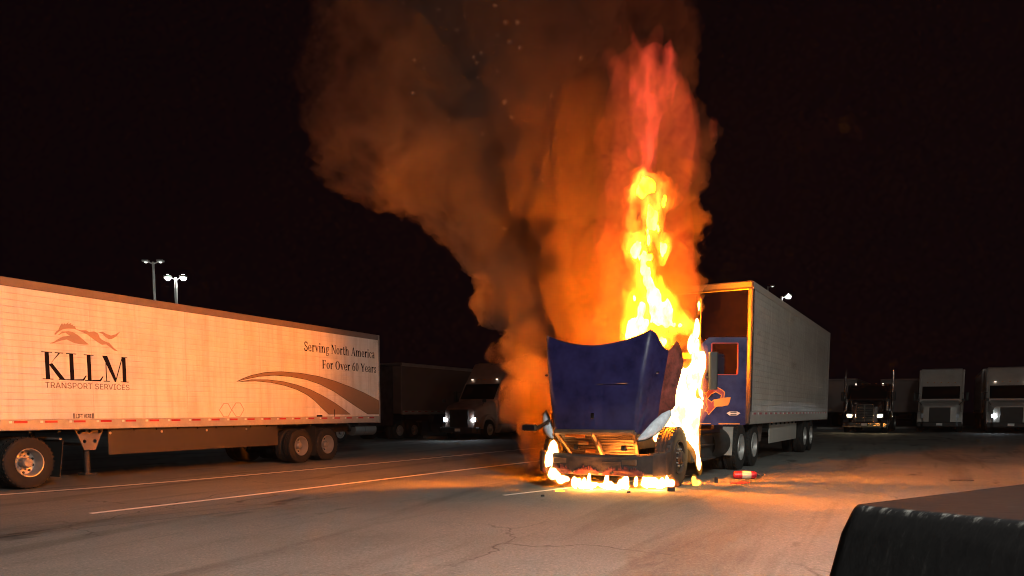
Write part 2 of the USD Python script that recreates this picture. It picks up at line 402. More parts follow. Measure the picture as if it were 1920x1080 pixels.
# ------------------------------------------------------------------ wheels
TYRE = [(0.285, -.135), (0.33, -.148), (0.42, -.152), (0.475, -.14), (0.498, -.118), (0.508, -.085), (0.509, -.066), (0.498, -.062), (0.498, -.05), (0.51, -.046), (0.511, -.008), (0.499, -.006), (0.499, .006), (0.511, .008), (0.51, .046), (0.498, .05), (0.498, .062), (0.509, .066), (0.508, .085), (0.498, .118), (0.475, .14), (0.42, .152), (0.33, .148), (0.285, .135)]
def wheel(parent, x, y, side, dual=False, steer=False, rim='aluminium', z=0.5, detail=True, char=False):
    """side +1 = on the left (+y). y is the outer tyre's centre."""
    tm = [moved(lathe(TYRE, 44, True), (x, y, z))]
    lugs = []
    for k in range(36):                                   # shoulder lugs
        a = 2 * math.pi * k / 36
        for s in (-1, 1):
            b = trimesh.creation.box([0.02, 0.05, 0.045]); b.apply_translation([0.506, s * 0.1, 0])
            b.apply_transform(trimesh.transformations.rotation_matrix(a, [0, 1, 0])); lugs.append(moved(b, (x, y, z)))
    tm += lugs if detail else []
    if dual: tm.append(moved(lathe(TYRE, 32, True), (x, y - side * 0.33, z)))
    w = obj('wheel', cat(tm), M['charred' if char else 'black_rubber'], parent, smooth=35)
    if steer: pr = [(0.287, .13), (0.284, .152), (0.268, .15), (0.26, .10), (0.25, .085), (0.20, .11), (0.155, .125), (0.10, .125), (0.0, .125)]
    else: pr = [(0.287, .13), (0.284, .152), (0.268, .15), (0.258, .08), (0.25, -.04), (0.235, -.075), (0.19, -.085), (0.155, -.08), (0.0, -.08)]
    r = lathe([(a, side * b) for a, b in pr], 40); r.fix_normals()
    obj('rim', moved(r, (x, y, z)), M['charred' if char else rim], w, smooth=30)
    base = 0.125 if steer else -0.08
    hub = lathe([(0.105, base), (0.105, base + 0.14), (0.085, base + 0.175), (0, base + 0.18)], 24); hub = lathe([(a, side * b) for a, b in [(0.105, base), (0.105, base + (0.06 if steer else 0.16)), (0.085, base + (0.085 if steer else 0.19)), (0, base + (0.09 if steer else 0.195))]], 24)
    obj('hub', moved(hub, (x, y, z)), M['charred' if char else 'steel'], w, smooth=30)
    holes, nuts = [], []
    for k in range(10):
        a = 2 * math.pi * (k + .5) / 10
        c = np.array([math.cos(a), 0, math.sin(a)])
        yb = side * ((0.106 if steer else -0.083))
        holes.append(bar(c * 0.205 + [x, y + yb - side * .01, z], c * 0.205 + [x, y + yb + side * 0.008, z], 0.027, n=10))
        c2 = np.array([math.cos(a + .314), 0, math.sin(a + .314)])
        yb = side * base
        nuts.append(bar(c2 * 0.143 + [x, y + yb, z], c2 * 0.143 + [x, y + yb + side * 0.035, z], 0.016, n=6))
    if detail:
        for hm, nm in zip(holes, nuts):
            obj('hand_hole', hm, M['black_plastic'], w); obj('wheel_nut', nm, M['steel'], w)
    return w

# ------------------------------------------------------------------ trailers (local frame: rear left bottom corner, x forward, body to y = -2.6)
def trailer(name, label, fr, Lg, H, tandem, gear_x, mat='white_panel', rail='brown_rail', slats=0, floor=1.36, railb=1.14, skirt=None, skirt_mat='skirt', tape=True, group=None, nose_mat=None, W=2.6, detail=True):
    t = thing(name, label, 'trailer', fr.o, fr.h, group)
    m = M[mat]
    top = H - 0.17
    inner = 0.03
    obj('body', cbox(0.03, Lg - 0.03, -W + 0.02, -inner, railb + 0.06, H - 0.03, 0.02), m, t)
    if slats:
        hh = (top - floor) / slats
        for k in range(slats):
            z0, z1 = floor + k * hh, floor + (k + 1) * hh
            prof = [(-inner - 0.004, z0 + 0.0005), (0.002, z0 + 0.0008), (0.008, z0 + 0.012), (0.008, z1 - 0.012), (0.002, z1 - 0.0008), (-inner - 0.004, z1 - 0.0005)]
            ring = lambda x: np.array([[x, p, q] for p, q in prof])
            obj('wall_slat', loft([ring(0.06), ring(Lg - 0.12)]), m, t)
    if slats:
        for x in np.arange(.62, Lg - .3, 2.47):
            obj('panel_seam', cbox(x, x + .016, .004, .0086, floor + .004, top - .004, .001), M['seam'], t)
    obj('top_rail', cat([cbox(0, Lg, -0.05, 0.014, top, H, 0.012), cbox(0, Lg, -W - .014, -W + .05, top, H, 0.012)]), M[rail], t)
    obj('bottom_rail', cat([cbox(0, Lg, -0.05, 0.016, railb, floor, 0.012), cbox(0, Lg, -W - .016, -W + .05, railb, floor, 0.012)]), M['rail'], t)
    obj('roof', cbox(0.02, Lg - 0.02, -W + 0.06, -0.06, H - 0.035, H + 0.012, 0.01), m, t)
    fr_parts = [cbox(-0.03, 0.06, -0.09, 0.018, railb - .02, H + .005, 0.01), cbox(-0.03, 0.06, -W - .018, -W + .09, railb - .02, H + .005, 0.01), cbox(-0.03, 0.06, -W + .09, -.09, H - 0.14, H + .005, 0.01), cbox(-0.03, 0.06, -W + .09, -.09, railb - .02, railb + 0.16, 0.01)]
    obj('rear_frame', cat(fr_parts), M['steel'], t)
    for s in (0, 1):
        y0 = -0.095 - s * (W - .19) / 2
        d = obj('rear_door', cbox(-0.015, 0.02, y0 - (W - .2) / 2 + .006, y0, railb + .165, H - .145, 0.008), m, t)
        obj('lock_rod', bar((-0.035, y0 - .25, railb + .17), (-0.035, y0 - .25, H - .15), 0.014, n=8), M['steel'], d)
    # nose
    nm = M[nose_mat] if nose_mat else m
    obj('front_wall', cbox(Lg - 0.03, Lg + 0.03, -W + .10, -.10, railb + .05, H - .18, 0.02), nm, t)
    for y0, y1 in ((-0.10, 0.012), (-W - .012, -W + .10)):
        obj('corner_post', cbox(Lg - 0.115, Lg + 0.06, y0, y1, railb, H - .155, 0.03), M['nose_trim' if nose_mat else mat], t)
    obj('front_header', cbox(Lg - 0.10, Lg + 0.065, -W - .012, .012, H - .153, H + .008, 0.03), M['nose_trim' if nose_mat else mat], t)
    # chassis
    cross = [cbox(x, x + 0.06, -W + .1, -.1, railb - .06, railb + .05, 0) for x in np.arange(1.0, Lg - 1, 0.6)]
    obj('crossmembers', cat(cross + [cbox(0.8, 5.2, y - .05, y + .05, railb - .3, railb - .07, 0) for y in (-W / 2 - .5, -W / 2 + .5)]), M['chassis'], t)
    for ax in tandem:
        obj('axle', bar((ax, -.5, .5), (ax, -W + .5, .5), 0.065), M['chassis'], t)
        for s, y in ((1, -0.165), (-1, -W + .165)):
            wheel(t, ax, y, s, dual=True, rim='aluminium' if s > 0 else 'steel', detail=detail and s > 0)
    for y in (-0.33, -W + .33):
        obj('mud_flap', cbox(tandem[-1] - .68, tandem[-1] - .665, y - .28, y + .28, .18, railb - .06, 0), M['black_rubber'], t)
    g = obj('landing_gear', cat([bar((gear_x, y, .18), (gear_x, y, railb), 0.06) for y in (-.38, -W + .38)] + [cbox(gear_x - .14, gear_x + .14, y - .12, y + .12, .14, .18, .005) for y in (-.38, -W + .38)] + [bar((gear_x, -.38, .8), (gear_x, -W + .38, .8), .03)]), M['skirt'], t)
    plate = Polygon([(-.34, railb), (.34, railb), (.26, railb - .16), (.13, railb - .46), (-.13, railb - .46), (-.26, railb - .16)])
    holes = [Point(x, z).buffer(.04) for x, z in ((-.24, railb - .07), (.0, railb - .05), (.24, railb - .07), (-.12, railb - .27), (.12, railb - .27))]
    obj('gear_plate', flat(plate.difference(unary_union(holes)), .02, lambda x, z, h: np.stack([gear_x + x, -.27 + h, z], 1)), M['brown_rail'], g)
    if skirt:
        x0, x1, zb = skirt
        obj('side_skirt', cbox(x0, x1, -.16, -.135, zb, railb - .005, .005), M[skirt_mat], t)
        for x in np.arange(x0 + 1.2, x1, 1.35):
            obj('skirt_bolt', bar((x, -.138, railb - .1), (x, -.128, railb - .1), .03, n=10), M['aluminium'], t)
    if tape:
        for k, x in enumerate(np.arange(0.35, Lg - .3, 0.61)):
            obj('red_reflector', cbox(x, x + .26, 0.014, 0.0195, floor - .075, floor - .03, 0), M['red_tape'], t)
            obj('white_reflector', cbox(x + .30, x + .36, 0.014, 0.0195, floor - .075, floor - .03, 0), M['white_tape'], t)
    return t

# lettering ------------------------------------------------------------------------------------------------
def ell(cx, cy, rx, ry, n=40):
    a = np.linspace(0, 2 * np.pi, n, endpoint=False); return Polygon(np.stack([cx + rx * np.cos(a), cy + ry * np.sin(a)], 1))
def ring(cx, cy, rx, ry, t, th=.05): return ell(cx, cy, rx, ry).difference(ell(cx, cy, rx - t, ry - th))
def stroke(pts, w): return LineString(pts).buffer(w / 2, cap_style=2, join_style=1)
def slab(x, y, w=.15, h=.045): return sbox(x - w, y - h / 2, x + w, y + h / 2)
def curve(pts, n=24):
    p = np.array(pts, float); t = np.linspace(0, 1, len(p)); from scipy.interpolate import CubicSpline
    return CubicSpline(t, p)(np.linspace(0, 1, n))
K = .15
def stem(x, y0, y1, sb=True, st=True, t=K, half=False):
    g = [sbox(x - t / 2, y0, x + t / 2, y1)]
    if sb: g.append(slab(x, y0 + .022, .14))
    if st: g.append(sbox(x - .14, y1 - .045, x + (.0 if half else .14), y1))
    return unary_union(g)
XH = .70
def glyph(c):
    if c == 'S': return unary_union([stroke(curve([(.50, .80), (.38, .955), (.2, .93), (.12, .78), (.22, .6), (.40, .46), (.50, .28), (.42, .08), (.25, .03), (.10, .16), (.08, .22)]), .11), sbox(.46, .7, .52, .98), sbox(.06, .02, .12, .3)]), .58
    if c == 'e': return unary_union([ring(.25, XH / 2, .23, XH / 2 + .01, .12).difference(sbox(.26, .16, .6, XH / 2 - .03)), sbox(.06, XH / 2 - .03, .46, XH / 2 + .03), stroke(curve([(.25, .02), (.38, .05), (.47, .17)]), .06)]), .52
    if c == 'r': return unary_union([stem(.15, 0, XH, half=True), ell(.36, XH - .08, .075, .085), stroke(curve([(.2, XH - .22), (.27, XH - .05), (.36, XH - .02)]), .07)]), .45
    if c == 'v': return unary_union([PG([(.02, XH), (.19, XH), (.31, .16), (.27, 0), (.24, 0)]), PG([(.44, XH), (.50, XH), (.29, 0), (.25, 0)]), slab(.1, XH - .022, .12), slab(.46, XH - .022, .09)]), .55
    if c == 'i': return unary_union([stem(.15, 0, XH, half=True), ell(.15, .93, .085, .085)]), .32
    if c in 'nhm':
        def arch(x0): return unary_union([ring(x0 + .19, XH - .24, .205, .25, .12).intersection(sbox(x0, XH - .26, x0 + .5, 1)), stem(x0 + .33, 0, XH - .22, st=False, t=.13)])
        g = [stem(.15, 0, 1.0 if c == 'h' else XH, half=True), arch(.16)]
        if c == 'm': g.append(arch(.49)); return unary_union(g), 1.0
        return unary_union(g), .67
    if c == 'g': return unary_union([ring(.24, XH * .62, .19, XH * .38, .11), stroke(curve([(.14, .2), (.08, .08), (.2, .02), (.38, -.02), (.44, -.14), (.3, -.27), (.12, -.26), (.06, -.14), (.2, -.02)]), .07), stroke([(.36, XH - .08), (.5, XH - .02)], .08)]), .53
    if c == 'N': return unary_union([sbox(.1, 0, .16, 1), sbox(.62, 0, .68, 1), PG([(.06, 1), (.24, 1), (.68, 0), (.6, 0)]), slab(.13, .022, .12), slab(.65, .978, .12), sbox(0, .955, .2, 1)]), .8
    if c == 'o': return ring(.25, XH / 2, .24, XH / 2 + .01, .125), .53
    if c == 't': return unary_union([sbox(.1, .1, .23, .92), sbox(0, XH - .05, .34, XH), stroke(curve([(.165, .14), (.22, .03), (.36, .1)]), .09)]), .38
    if c == 'A': return unary_union([PG([(.34, 1), (.40, 1), (.12, 0), (.06, 0)]), PG([(.33, 1), (.44, 1), (.70, 0), (.53, 0)]), sbox(.18, .32, .55, .38), slab(.08, .022, .12), slab(.62, .022, .14)]), .76
    if c == 'c': return unary_union([ring(.25, XH / 2, .23, XH / 2 + .01, .12).difference(sbox(.3, .16, .6, XH - .18)), ell(.4, XH - .14, .07, .08)]), .48
    if c == 'a': return unary_union([stem(.36, .0, XH - .12, sb=False, st=False, t=.13), stroke(curve([(.1, XH - .17), (.22, XH - .02), (.36, XH - .13)]), .085), ring(.21, .19, .17, .2, .1), sbox(.36, 0, .49, .06)]), .53
    if c == 'F': return unary_union([stem(.18, 0, 1, t=.16), sbox(.1, .945, .6, 1), sbox(.55, .76, .6, 1), sbox(.18, .48, .46, .54), sbox(.43, .38, .48, .64)]), .65
    if c == 'O': return ring(.37, .5, .35, .51, .16), .78
    if c == '6': return unary_union([ring(.26, .31, .24, .32, .13), stroke(curve([(.44, .97), (.24, .84), (.1, .55), (.09, .33)]), .11)]), .54
    if c == '0': return ring(.26, .5, .23, .51, .13), .54
    if c == 'Y': return unary_union([sbox(.28, .03, .44, .48), PG([(.02, 1), (.2, 1), (.44, .46), (.28, .42)]), PG([(.6, 1), (.67, 1), (.42, .42), (.34, .46)]), slab(.12, .978, .14), slab(.64, .978, .11), slab(.36, .022, .15)]), .72
    if c == 's': return unary_union([stroke(curve([(.35, XH - .16), (.27, XH - .04), (.15, XH - .06), (.11, XH - .2), (.22, XH * .5), (.34, .2), (.28, .05), (.15, .03), (.06, .17)]), .09), sbox(.33, XH - .22, .37, XH), sbox(.04, 0, .08, .22)]), .44
    return None, .28
def serif(text, height, width=None, gap=.03):
    x, gs = 0, []
    for c in text:
        g, w = glyph(c)
        if g is not None: gs.append(affinity.translate(g, x))
        x += w + gap
    s = unary_union(gs); sx = height if width is None else width / x
    return affinity.scale(s, sx, height, origin=(0, 0))

def kllm():
    t = .155
    k = unary_union([sbox(.12, 0, .12 + t, 1), slab(.20, .015, .2, .03), slab(.20, .985, .2, .03), PG([(.25, .50), (.30, .55), (.66, 1), (.72, 1)]), slab(.66, .985, .16, .03), PG([(.26, .54), (.38, .60), (.86, 0), (.66, 0)]), slab(.79, .015, .19, .03)])
    l = unary_union([sbox(.12, 0, .12 + t, 1), slab(.20, .985, .2, .03), sbox(.0, 0, .6, .035), PG([(.3, .0), (.66, 0), (.78, .2), (.74, .2), (.62, .06), (.3, .04)])])
    m = unary_union([sbox(.13, 0, .165, 1), slab(.15, .015, .13, .03), PG([(.0, 1), (.22, 1), (.58, .10), (.53, 0), (.50, 0)]), PG([(.86, 1), (.9, 1), (.55, 0), (.51, 0)]), sbox(.86, 0, 1.02, 1), slab(.94, .015, .18, .03), sbox(.84, .97, 1.1, 1)])
    out, x = [], 0
    for g, w in ((k, .93), (l, .70), (l, .76), (m, 1.14)):
        out.append(affinity.translate(g, x)); x += w
    return unary_union(out), x

def decal(fr, y, depth):
    """Places a 2-D drawing given in (distance towards the rear, height) on a trailer's left wall."""
    return lambda x, z, h: np.stack([-x, y + h, z], 1)
def traced(fr, pts, y=0.012):
    return Polygon([(-a, b) for a, b in (fr.side(px, py, y) for px, py in pts)]).buffer(0)
def text2d(mesh_text, height, width, bold=False):
    m = meshkit.text_mesh(mesh_text, height, 0.002, bold); m.vertices[:, 0] -= m.bounds[0, 0]
    m.vertices[:, 0] *= width / m.bounds[1, 0]; return m

# ------------------------------------------------------------------ the long white trailer at the left
H1 = math.atan2(-math.cos(math.radians(25.06)), -math.sin(math.radians(25.06)))
F1 = Frame(-4.52, 25.6, H1, z=0.03)
T1 = trailer('semi_trailer', 'long white trailer with KLLM lettering and running horse emblem, lit orange by the fire', F1, 13.7, 4.08, (2.75, 3.95), F1.side(185, 870)[0], slats=20, skirt=(4.8, 10.1, 0.56))
ff = lambda px, py: (lambda q: (-q[0], q[1]))(F1.side(px, py, .012))
# KLLM
a0, a1 = ff(80, 709), ff(243, 716); b0 = ff(84, 657)
kw = a1[0] - a0[0]; S, adv = kllm(); hgt = b0[1] - a0[1]
S = affinity.translate(affinity.scale(S, kw / 3.55, hgt, origin=(0, 0)), a0[0], a0[1] - 0.02)
obj('company_lettering', flat(S, .003, decal(F1, .010, 0)), M['black_ink'], T1)
a0, a1 = ff(85, 727), ff(243, 731)
m = text2d('TRANSPORT SERVICES', ff(85, 716)[1] - a0[1], a1[0] - a0[0]); v = m.vertices.copy()
m.vertices = np.stack([-(a0[0] + v[:, 0]), .0095 + v[:, 2], a0[1] + v[:, 1]], 1); m.fix_normals(); obj('service_lettering', m, M['brown_ink'], T1)
def crop(ox, oy, s, pts): return [(ox + x / s, oy + y / s) for x, y in pts]
horse = [crop(70, 590, 5.145, p) for p in (
    [(163, 188), (185, 160), (205, 145), (215, 118), (238, 82), (248, 97), (262, 83), (275, 94), (300, 74), (297, 93), (327, 80), (322, 96), (348, 97), (342, 109), (362, 111), (375, 140), (420, 150), (470, 150), (500, 168), (545, 161), (580, 175), (592, 195), (602, 222), (622, 240), (660, 262), (692, 270), (742, 325), (780, 353), (745, 347), (700, 312), (665, 287), (625, 291), (590, 270), (540, 235), (480, 190), (420, 162), (360, 138), (300, 135), (250, 140), (215, 158), (190, 180), (178, 194)],
    [(178, 194), (195, 198), (240, 164), (300, 158), (345, 168), (400, 203), (450, 248), (497, 287), (460, 290), (400, 283), (350, 271), (310, 251), (285, 240), (240, 248), (190, 262), (150, 278), (118, 276), (160, 262), (200, 235), (250, 210), (287, 206), (318, 206), (296, 190), (272, 174), (238, 180), (208, 197)],
    [(588, 171), (630, 164), (665, 185), (710, 201), (752, 191), (798, 164), (765, 207), (720, 234), (690, 237), (660, 217), (632, 187)])]
obj('horse_emblem', flat(unary_union([traced(F1, p) for p in horse]), .003, decal(F1, .010, 0)), M['tan_ink'], T1)
# tagline
for txt, p0, p1, p2 in (('Serving North America', (570, 657), (703, 670), (571, 640)), ('For Over 60 Years', (604, 691), (706, 699), (605, 675))):
    a0, a1 = ff(*p0), ff(*p1)
    s = serif(txt, (ff(*p2)[1] - a0[1]) * 1.02, a1[0] - a0[0])
    obj('tagline_lettering', flat(affinity.translate(s, a0[0], a1[1] if txt[0] == 'F' else (a0[1] + a1[1]) / 2 - .02), .003, decal(F1, .010, 0)), M['black_ink'], T1)
swoosh = [crop(360, 560, 2.7, p) for p in (
    [(223, 420), (260, 402), (300, 387), (370, 372), (450, 368), (550, 376), (640, 392), (720, 415), (800, 445), (870, 475), (946, 516), (948, 585), (890, 585), (830, 546), (780, 512), (720, 471), (650, 435), (580, 411), (500, 396), (420, 389), (340, 395), (275, 408)],
    [(223, 422), (300, 409), (380, 409), (460, 418), (530, 435), (600, 460), (660, 490), (720, 525), (770, 560), (803, 586), (692, 586), (660, 556), (620, 516), (580, 486), (530, 461), (470, 441), (400, 426), (320, 418)])]
for p in swoosh:
    sh = traced(F1, p)
    w = obj('swoosh_stripe', flat(sh.buffer(-.012), .003, decal(F1, .010, 0)), M['olive_ink'], T1)
    obj('stripe_outline', flat(sh.difference(sh.buffer(-.012)), .004, decal(F1, .010, 0)), M['black_ink'], w)
for cx, cy in ((423, 769), (446, 768)):
    hexa = traced(F1, [(cx + 12 * dx, cy + 13 * dy) for dx, dy in ((-1, 0), (-.3, -1), (.4, -1), (1, 0), (.4, 1), (-.3, 1))])
    obj('placard_outline', flat(hexa.difference(hexa.buffer(-.014)), .003, decal(F1, .010, 0)), M['tan_ink'], T1)
a0, a1 = ff(143, 784), ff(172, 784)
m = text2d('LIFT HERE', .085, a1[0] - a0[0], True); v = m.vertices.copy()
m.vertices = np.stack([-(a0[0] + v[:, 0]), .0095 + v[:, 2], a0[1] + v[:, 1]], 1); m.fix_normals(); obj('lift_lettering', m, M['black_ink'], T1)
br = unary_union([sbox(a0[0] - .06 + k, a0[1] - .01, a0[0] - .045 + k, a0[1] + .1) for k in (0, .025, a1[0] - a0[0] + .075, a1[0] - a0[0] + .10)])
obj('lift_marks', flat(br, .003, decal(F1, .010, 0)), M['black_ink'], T1)
a0 = ff(594, 782); obj('small_notice', flat(sbox(a0[0], a0[1], a0[0] + .26, a0[1] + .06), .002, decal(F1, .010, 0)), M['black_ink'], T1)
a0 = ff(627, 782); obj('wall_scratch', flat(sbox(a0[0], a0[1] - .02, a0[0] + .03, a0[1] + .24), .0055, decal(F1, .010, 0)), M['black_ink'], T1)

# ------------------------------------------------------------------ tractors (local frame: centre of the front bumper on the ground, x forward)
def tractor(name, label, fr, paint_='white_cab', lit='off', tall=True, classic=False, group=None, detail=False, shift=None, warm=False):
    o = fr.o if shift is None else fr.world(shift)
    t = thing(name, label, 'truck', o, fr.h, group)
    p = M[paint_]
    # hood
    secs = []
    for x, w, z0, z1, r in ((-.12, .62, .62, 1.38, .10), (-.16, .86, .55, 1.55, .18), (-.5, 1.0, .55, 1.72, .2), (-1.2, 1.08, .62, 1.86, .22), (-1.9, 1.12, .7, 1.98, .24)):
        if classic: w, r = w * .8, .08
        q = rrect(w, (z1 - z0) / 2, r, 4); secs.append(np.array([[x, a, b + (z0 + z1) / 2] for a, b in q]))
    hood = obj('hood', loft(secs), p, t, smooth=40)
    gw, g0, g1 = (.56, .60, 1.50) if not classic else (.46, .62, 1.62)
    g = obj('grille', cbox(-.16, -.085, -gw, gw, g0, g1, .02), M['black_plastic'], hood)
    obj('grille_bars', cat([cbox(-.088, -.07, -gw + .03, gw - .03, z, z + .02, 0) for z in np.arange(g0 + .08, g1 - .05, .1)]), M['chrome' if classic else 'black_plastic'], g)
    if classic: obj('grille_frame', cat([cbox(-.10, -.06, s * gw - .025, s * gw + .025, g0, g1, .005) for s in (-1, 1)] + [cbox(-.10, -.06, -gw, gw, g1, g1 + .06, .005), cbox(-.1, -.06, -.02, .02, g0, g1, 0)]), M['chrome'], g)
    # cab and sleeper
    top = 3.98 if tall else 2.95
    prof = [(-1.82, .75), (-1.78, 1.98), (-2.42, 2.86), (-2.56, 3.02), (-3.3, top - .08), (-3.7, top), (-5.35, top), (-5.35, .75)] if tall else [(-1.82, .75), (-1.78, 1.98), (-2.38, 2.82), (-2.55, 2.92), (-5.0, 2.95), (-5.0, .75)]
    cab = obj('cab', prism_y(prof, -1.19, 1.19, .09), p, t)
    ws = prism_y([(-1.80, 2.03), (-2.36, 2.80), (-2.385, 2.785), (-1.825, 2.015)], -1.02, 1.02); ws.apply_translation([.03, 0, .018])
    obj('windshield', ws, M['dark_glass'], cab)
    for s in (-1, 1): obj('windshield_post', bar((-1.76, s * 1.06, 2.02), (-2.34, s * 1.06, 2.84), .03, n=6), p, cab)
    for s in (-1, 1):
        obj('side_window', prism_y([(-2.1, 2.08), (-2.48, 2.68), (-3.1, 2.68), (-3.1, 2.02)], s * 1.193 - .006, s * 1.193 + .006), M['dark_glass'], cab)
        d = obj('door_seam', prism_y([(-2.0, .95), (-2.015, .95), (-2.015, 1.95), (-2.0, 1.95)], s * 1.191 - .003, s * 1.191 + .003), M['black_plastic'], cab)
        obj('door_handle', cbox(-3.1, -2.95, s * 1.19 - .015, s * 1.19 + .02, 1.55, 1.6, .005), M['black_plastic'], cab)
        # mirrors
        mr = obj('mirror', cbox(-1.98, -1.82, s * 1.42 - .09, s * 1.42 + .09, 1.9, 2.45, .03), M['black_plastic'], cab)
        obj('mirror_arm', cat([bar((-1.95, s * 1.15, z), (-1.92, s * 1.36, z), .018, n=6) for z in (1.98, 2.38)]), M['black_plastic'], mr)
        hm = obj('hood_mirror', cbox(-.62, -.5, s * 1.2 - .09, s * 1.2 + .09, 1.85, 2.02, .03), M['black_plastic'], hood)
        obj('hood_mirror_arm', bar((-.7, s * .95, 1.6), (-.58, s * 1.17, 1.87), .014, n=6), M['black_plastic'], hm)
        # fenders and headlights
        a = np.linspace(math.pi * .02, math.pi * .98, 12)
        arch = Polygon([(-1.15 + .78 * math.cos(q), .5 + .78 * math.sin(q)) for q in a] + [(-1.15 + .62 * math.cos(q), .5 + .62 * math.sin(q)) for q in a[::-1]])
        obj('fender', prism_y(list(arch.exterior.coords)[:-1], min(s * .84, s * 1.2), max(s * .84, s * 1.2), .03), p, t)
        hl = obj('headlight', cbox(-.30, -.165 if not classic else -.1, min(s * .62, s * 1.0), max(s * .62, s * 1.0), .86, 1.14, .05), M['lens'], t)
        on = lit in ('both', 'left' if s > 0 else 'right')
        if on: obj('headlight_bulb', trimesh.creation.icosphere(2, 1.0).apply_scale([.05, .13, .06]).apply_transform(trimesh.transformations.rotation_matrix(s * .35, [1, 0, 0])).apply_translation([-.15 if not classic else -.1, s * .82, 1.0]), M['head_warm' if warm else 'head_white'], hl)
        obj('fuel_tank', bar((-2.3, s * .85, .62), (-3.9, s * .85, .62), .31, n=20), M['aluminium' if s > 0 else 'steel'], t, smooth=30)
        obj('tank_strap', cat([lathe([(.315, 0), (.318, 0), (.318, .05), (.315, .05)], 20, True)]).apply_transform(trimesh.transformations.rotation_matrix(math.pi / 2, [0, 0, 1])).apply_translation([-3.0, s * .85, .62]), M['steel'], t)
    bump = [np.array([[x - (.0 if abs(y) < .9 else .12), y, z] for x, z in ((.0, .33), (.02, .38), (.02, .58), (.0, .63), (-.16, .63), (-.16, .33))]) for y in (-1.16, -1.0, -.85, .85, 1.0, 1.16)]
    b = obj('bumper', loft(bump), M['chrome' if classic else 'black_plastic'], t)
    obj('licence_plate', cbox(.022, .03, -.16, .16, .42, .56, 0), M['white_tape'], b)
    for y in (-.75, -.38, 0, .38, .75): obj('roof_marker', cbox(-2.55 if tall else -2.52, -2.48 if tall else -2.44, y - .045, y + .045, 3.04 if tall else 2.92, 3.08 if tall else 2.96, .005), M['marker' if (lit != 'off' and abs(y) > .7) else 'amber'], cab)
    if classic:
        for s in (-1, 1):
            obj('exhaust_stack', bar((-2.2, s * 1.32, .9), (-2.2, s * 1.32, 3.7), .07, n=14), M['chrome'], t, smooth=30)
            obj('air_cleaner', bar((-1.45, s * 1.12, 1.3), (-1.45, s * 1.12, 2.0), .17, n=16), M['chrome'], t, smooth=30)
    # chassis
    obj('frame_rail', cat([cbox(-7.9, -.3, s * .43 - .04, s * .43 + .04, .72, .98, .01) for s in (-1, 1)] + [cbox(x, x + .1, -.4, .4, .74, .94, 0) for x in (-7.8, -6.35, -5.0, -3.2, -.6)]), M['chassis'], t)
    obj('fifth_wheel', cbox(-6.9, -5.8, -.42, .42, 1.0, 1.07, .02), M['chassis'], t)
    for s in (-1, 1): wheel(t, -1.15, s * 1.03, s, steer=True, detail=detail)
    for ax in (-5.7, -7.0):
        obj('axle', bar((ax, -.9, .5), (ax, .9, .5), .08), M['chassis'], t)
        for s in (-1, 1): wheel(t, ax, s * 1.14, s, dual=True, detail=detail and s > 0)
    for s in (-1, 1):
        obj('mud_flap', rot_about(cbox(-7.72, -7.70, s * .97 - .31, s * .97 + .31, .16, .92, 0), [0, 1, 0], -8, (-7.7, 0, .92)), M['black_rubber'], t)
        obj('flap_bracket', cat([bar((-7.66, s * .43, .95), (-7.66, s * 1.27, .95), .025, n=8)]), M['steel'], t)
    return t

tractor('semi_tractor', 'tractor coupled to the KLLM trailer, only drive wheels in view at left edge', F1, 'white_cab', detail=True, shift=(11.92 + 7.0, -1.3, 0))

# ------------------------------------------------------------------ the burning truck and its trailer
HT = math.radians(240)
FT = Frame(1.82, 13.2, HT, z=0.27)
TR = trailer('semi_trailer', 'pale grey ribbed trailer behind the burning blue truck', Frame(*FT.world((-17.1, 1.3, 0))[:2], HT, z=0.28), 12.5, 4.09, (3.5, 4.7), 10.2, mat='ribbed', rail='rail', slats=20, floor=1.27, railb=0.98, skirt=(5.6, 9.6, .45), skirt_mat='pale_skirt', nose_mat='dark_blue')
# number column on the front corner post
for k in range(4):
    m = text2d('0', .17, .10, True); v = m.vertices.copy()
    m.vertices = np.stack([12.5 - .045 - v[:, 0] * .85 + .035, .0125 + v[:, 2], 3.70 - .235 * k + v[:, 1]], 1); m.fix_normals(); obj('unit_number', m, M['pink_ink'], TR)
obj('number_strip', cbox(12.5 - .112, 12.5 + .03, .010, .0145, 1.1, 3.93, 0), M['black_plastic'], TR)

BT = thing('burning_truck', 'blue day cab truck on fire with its hood tilted forward and driver door open', 'truck', FT.o, FT.h)
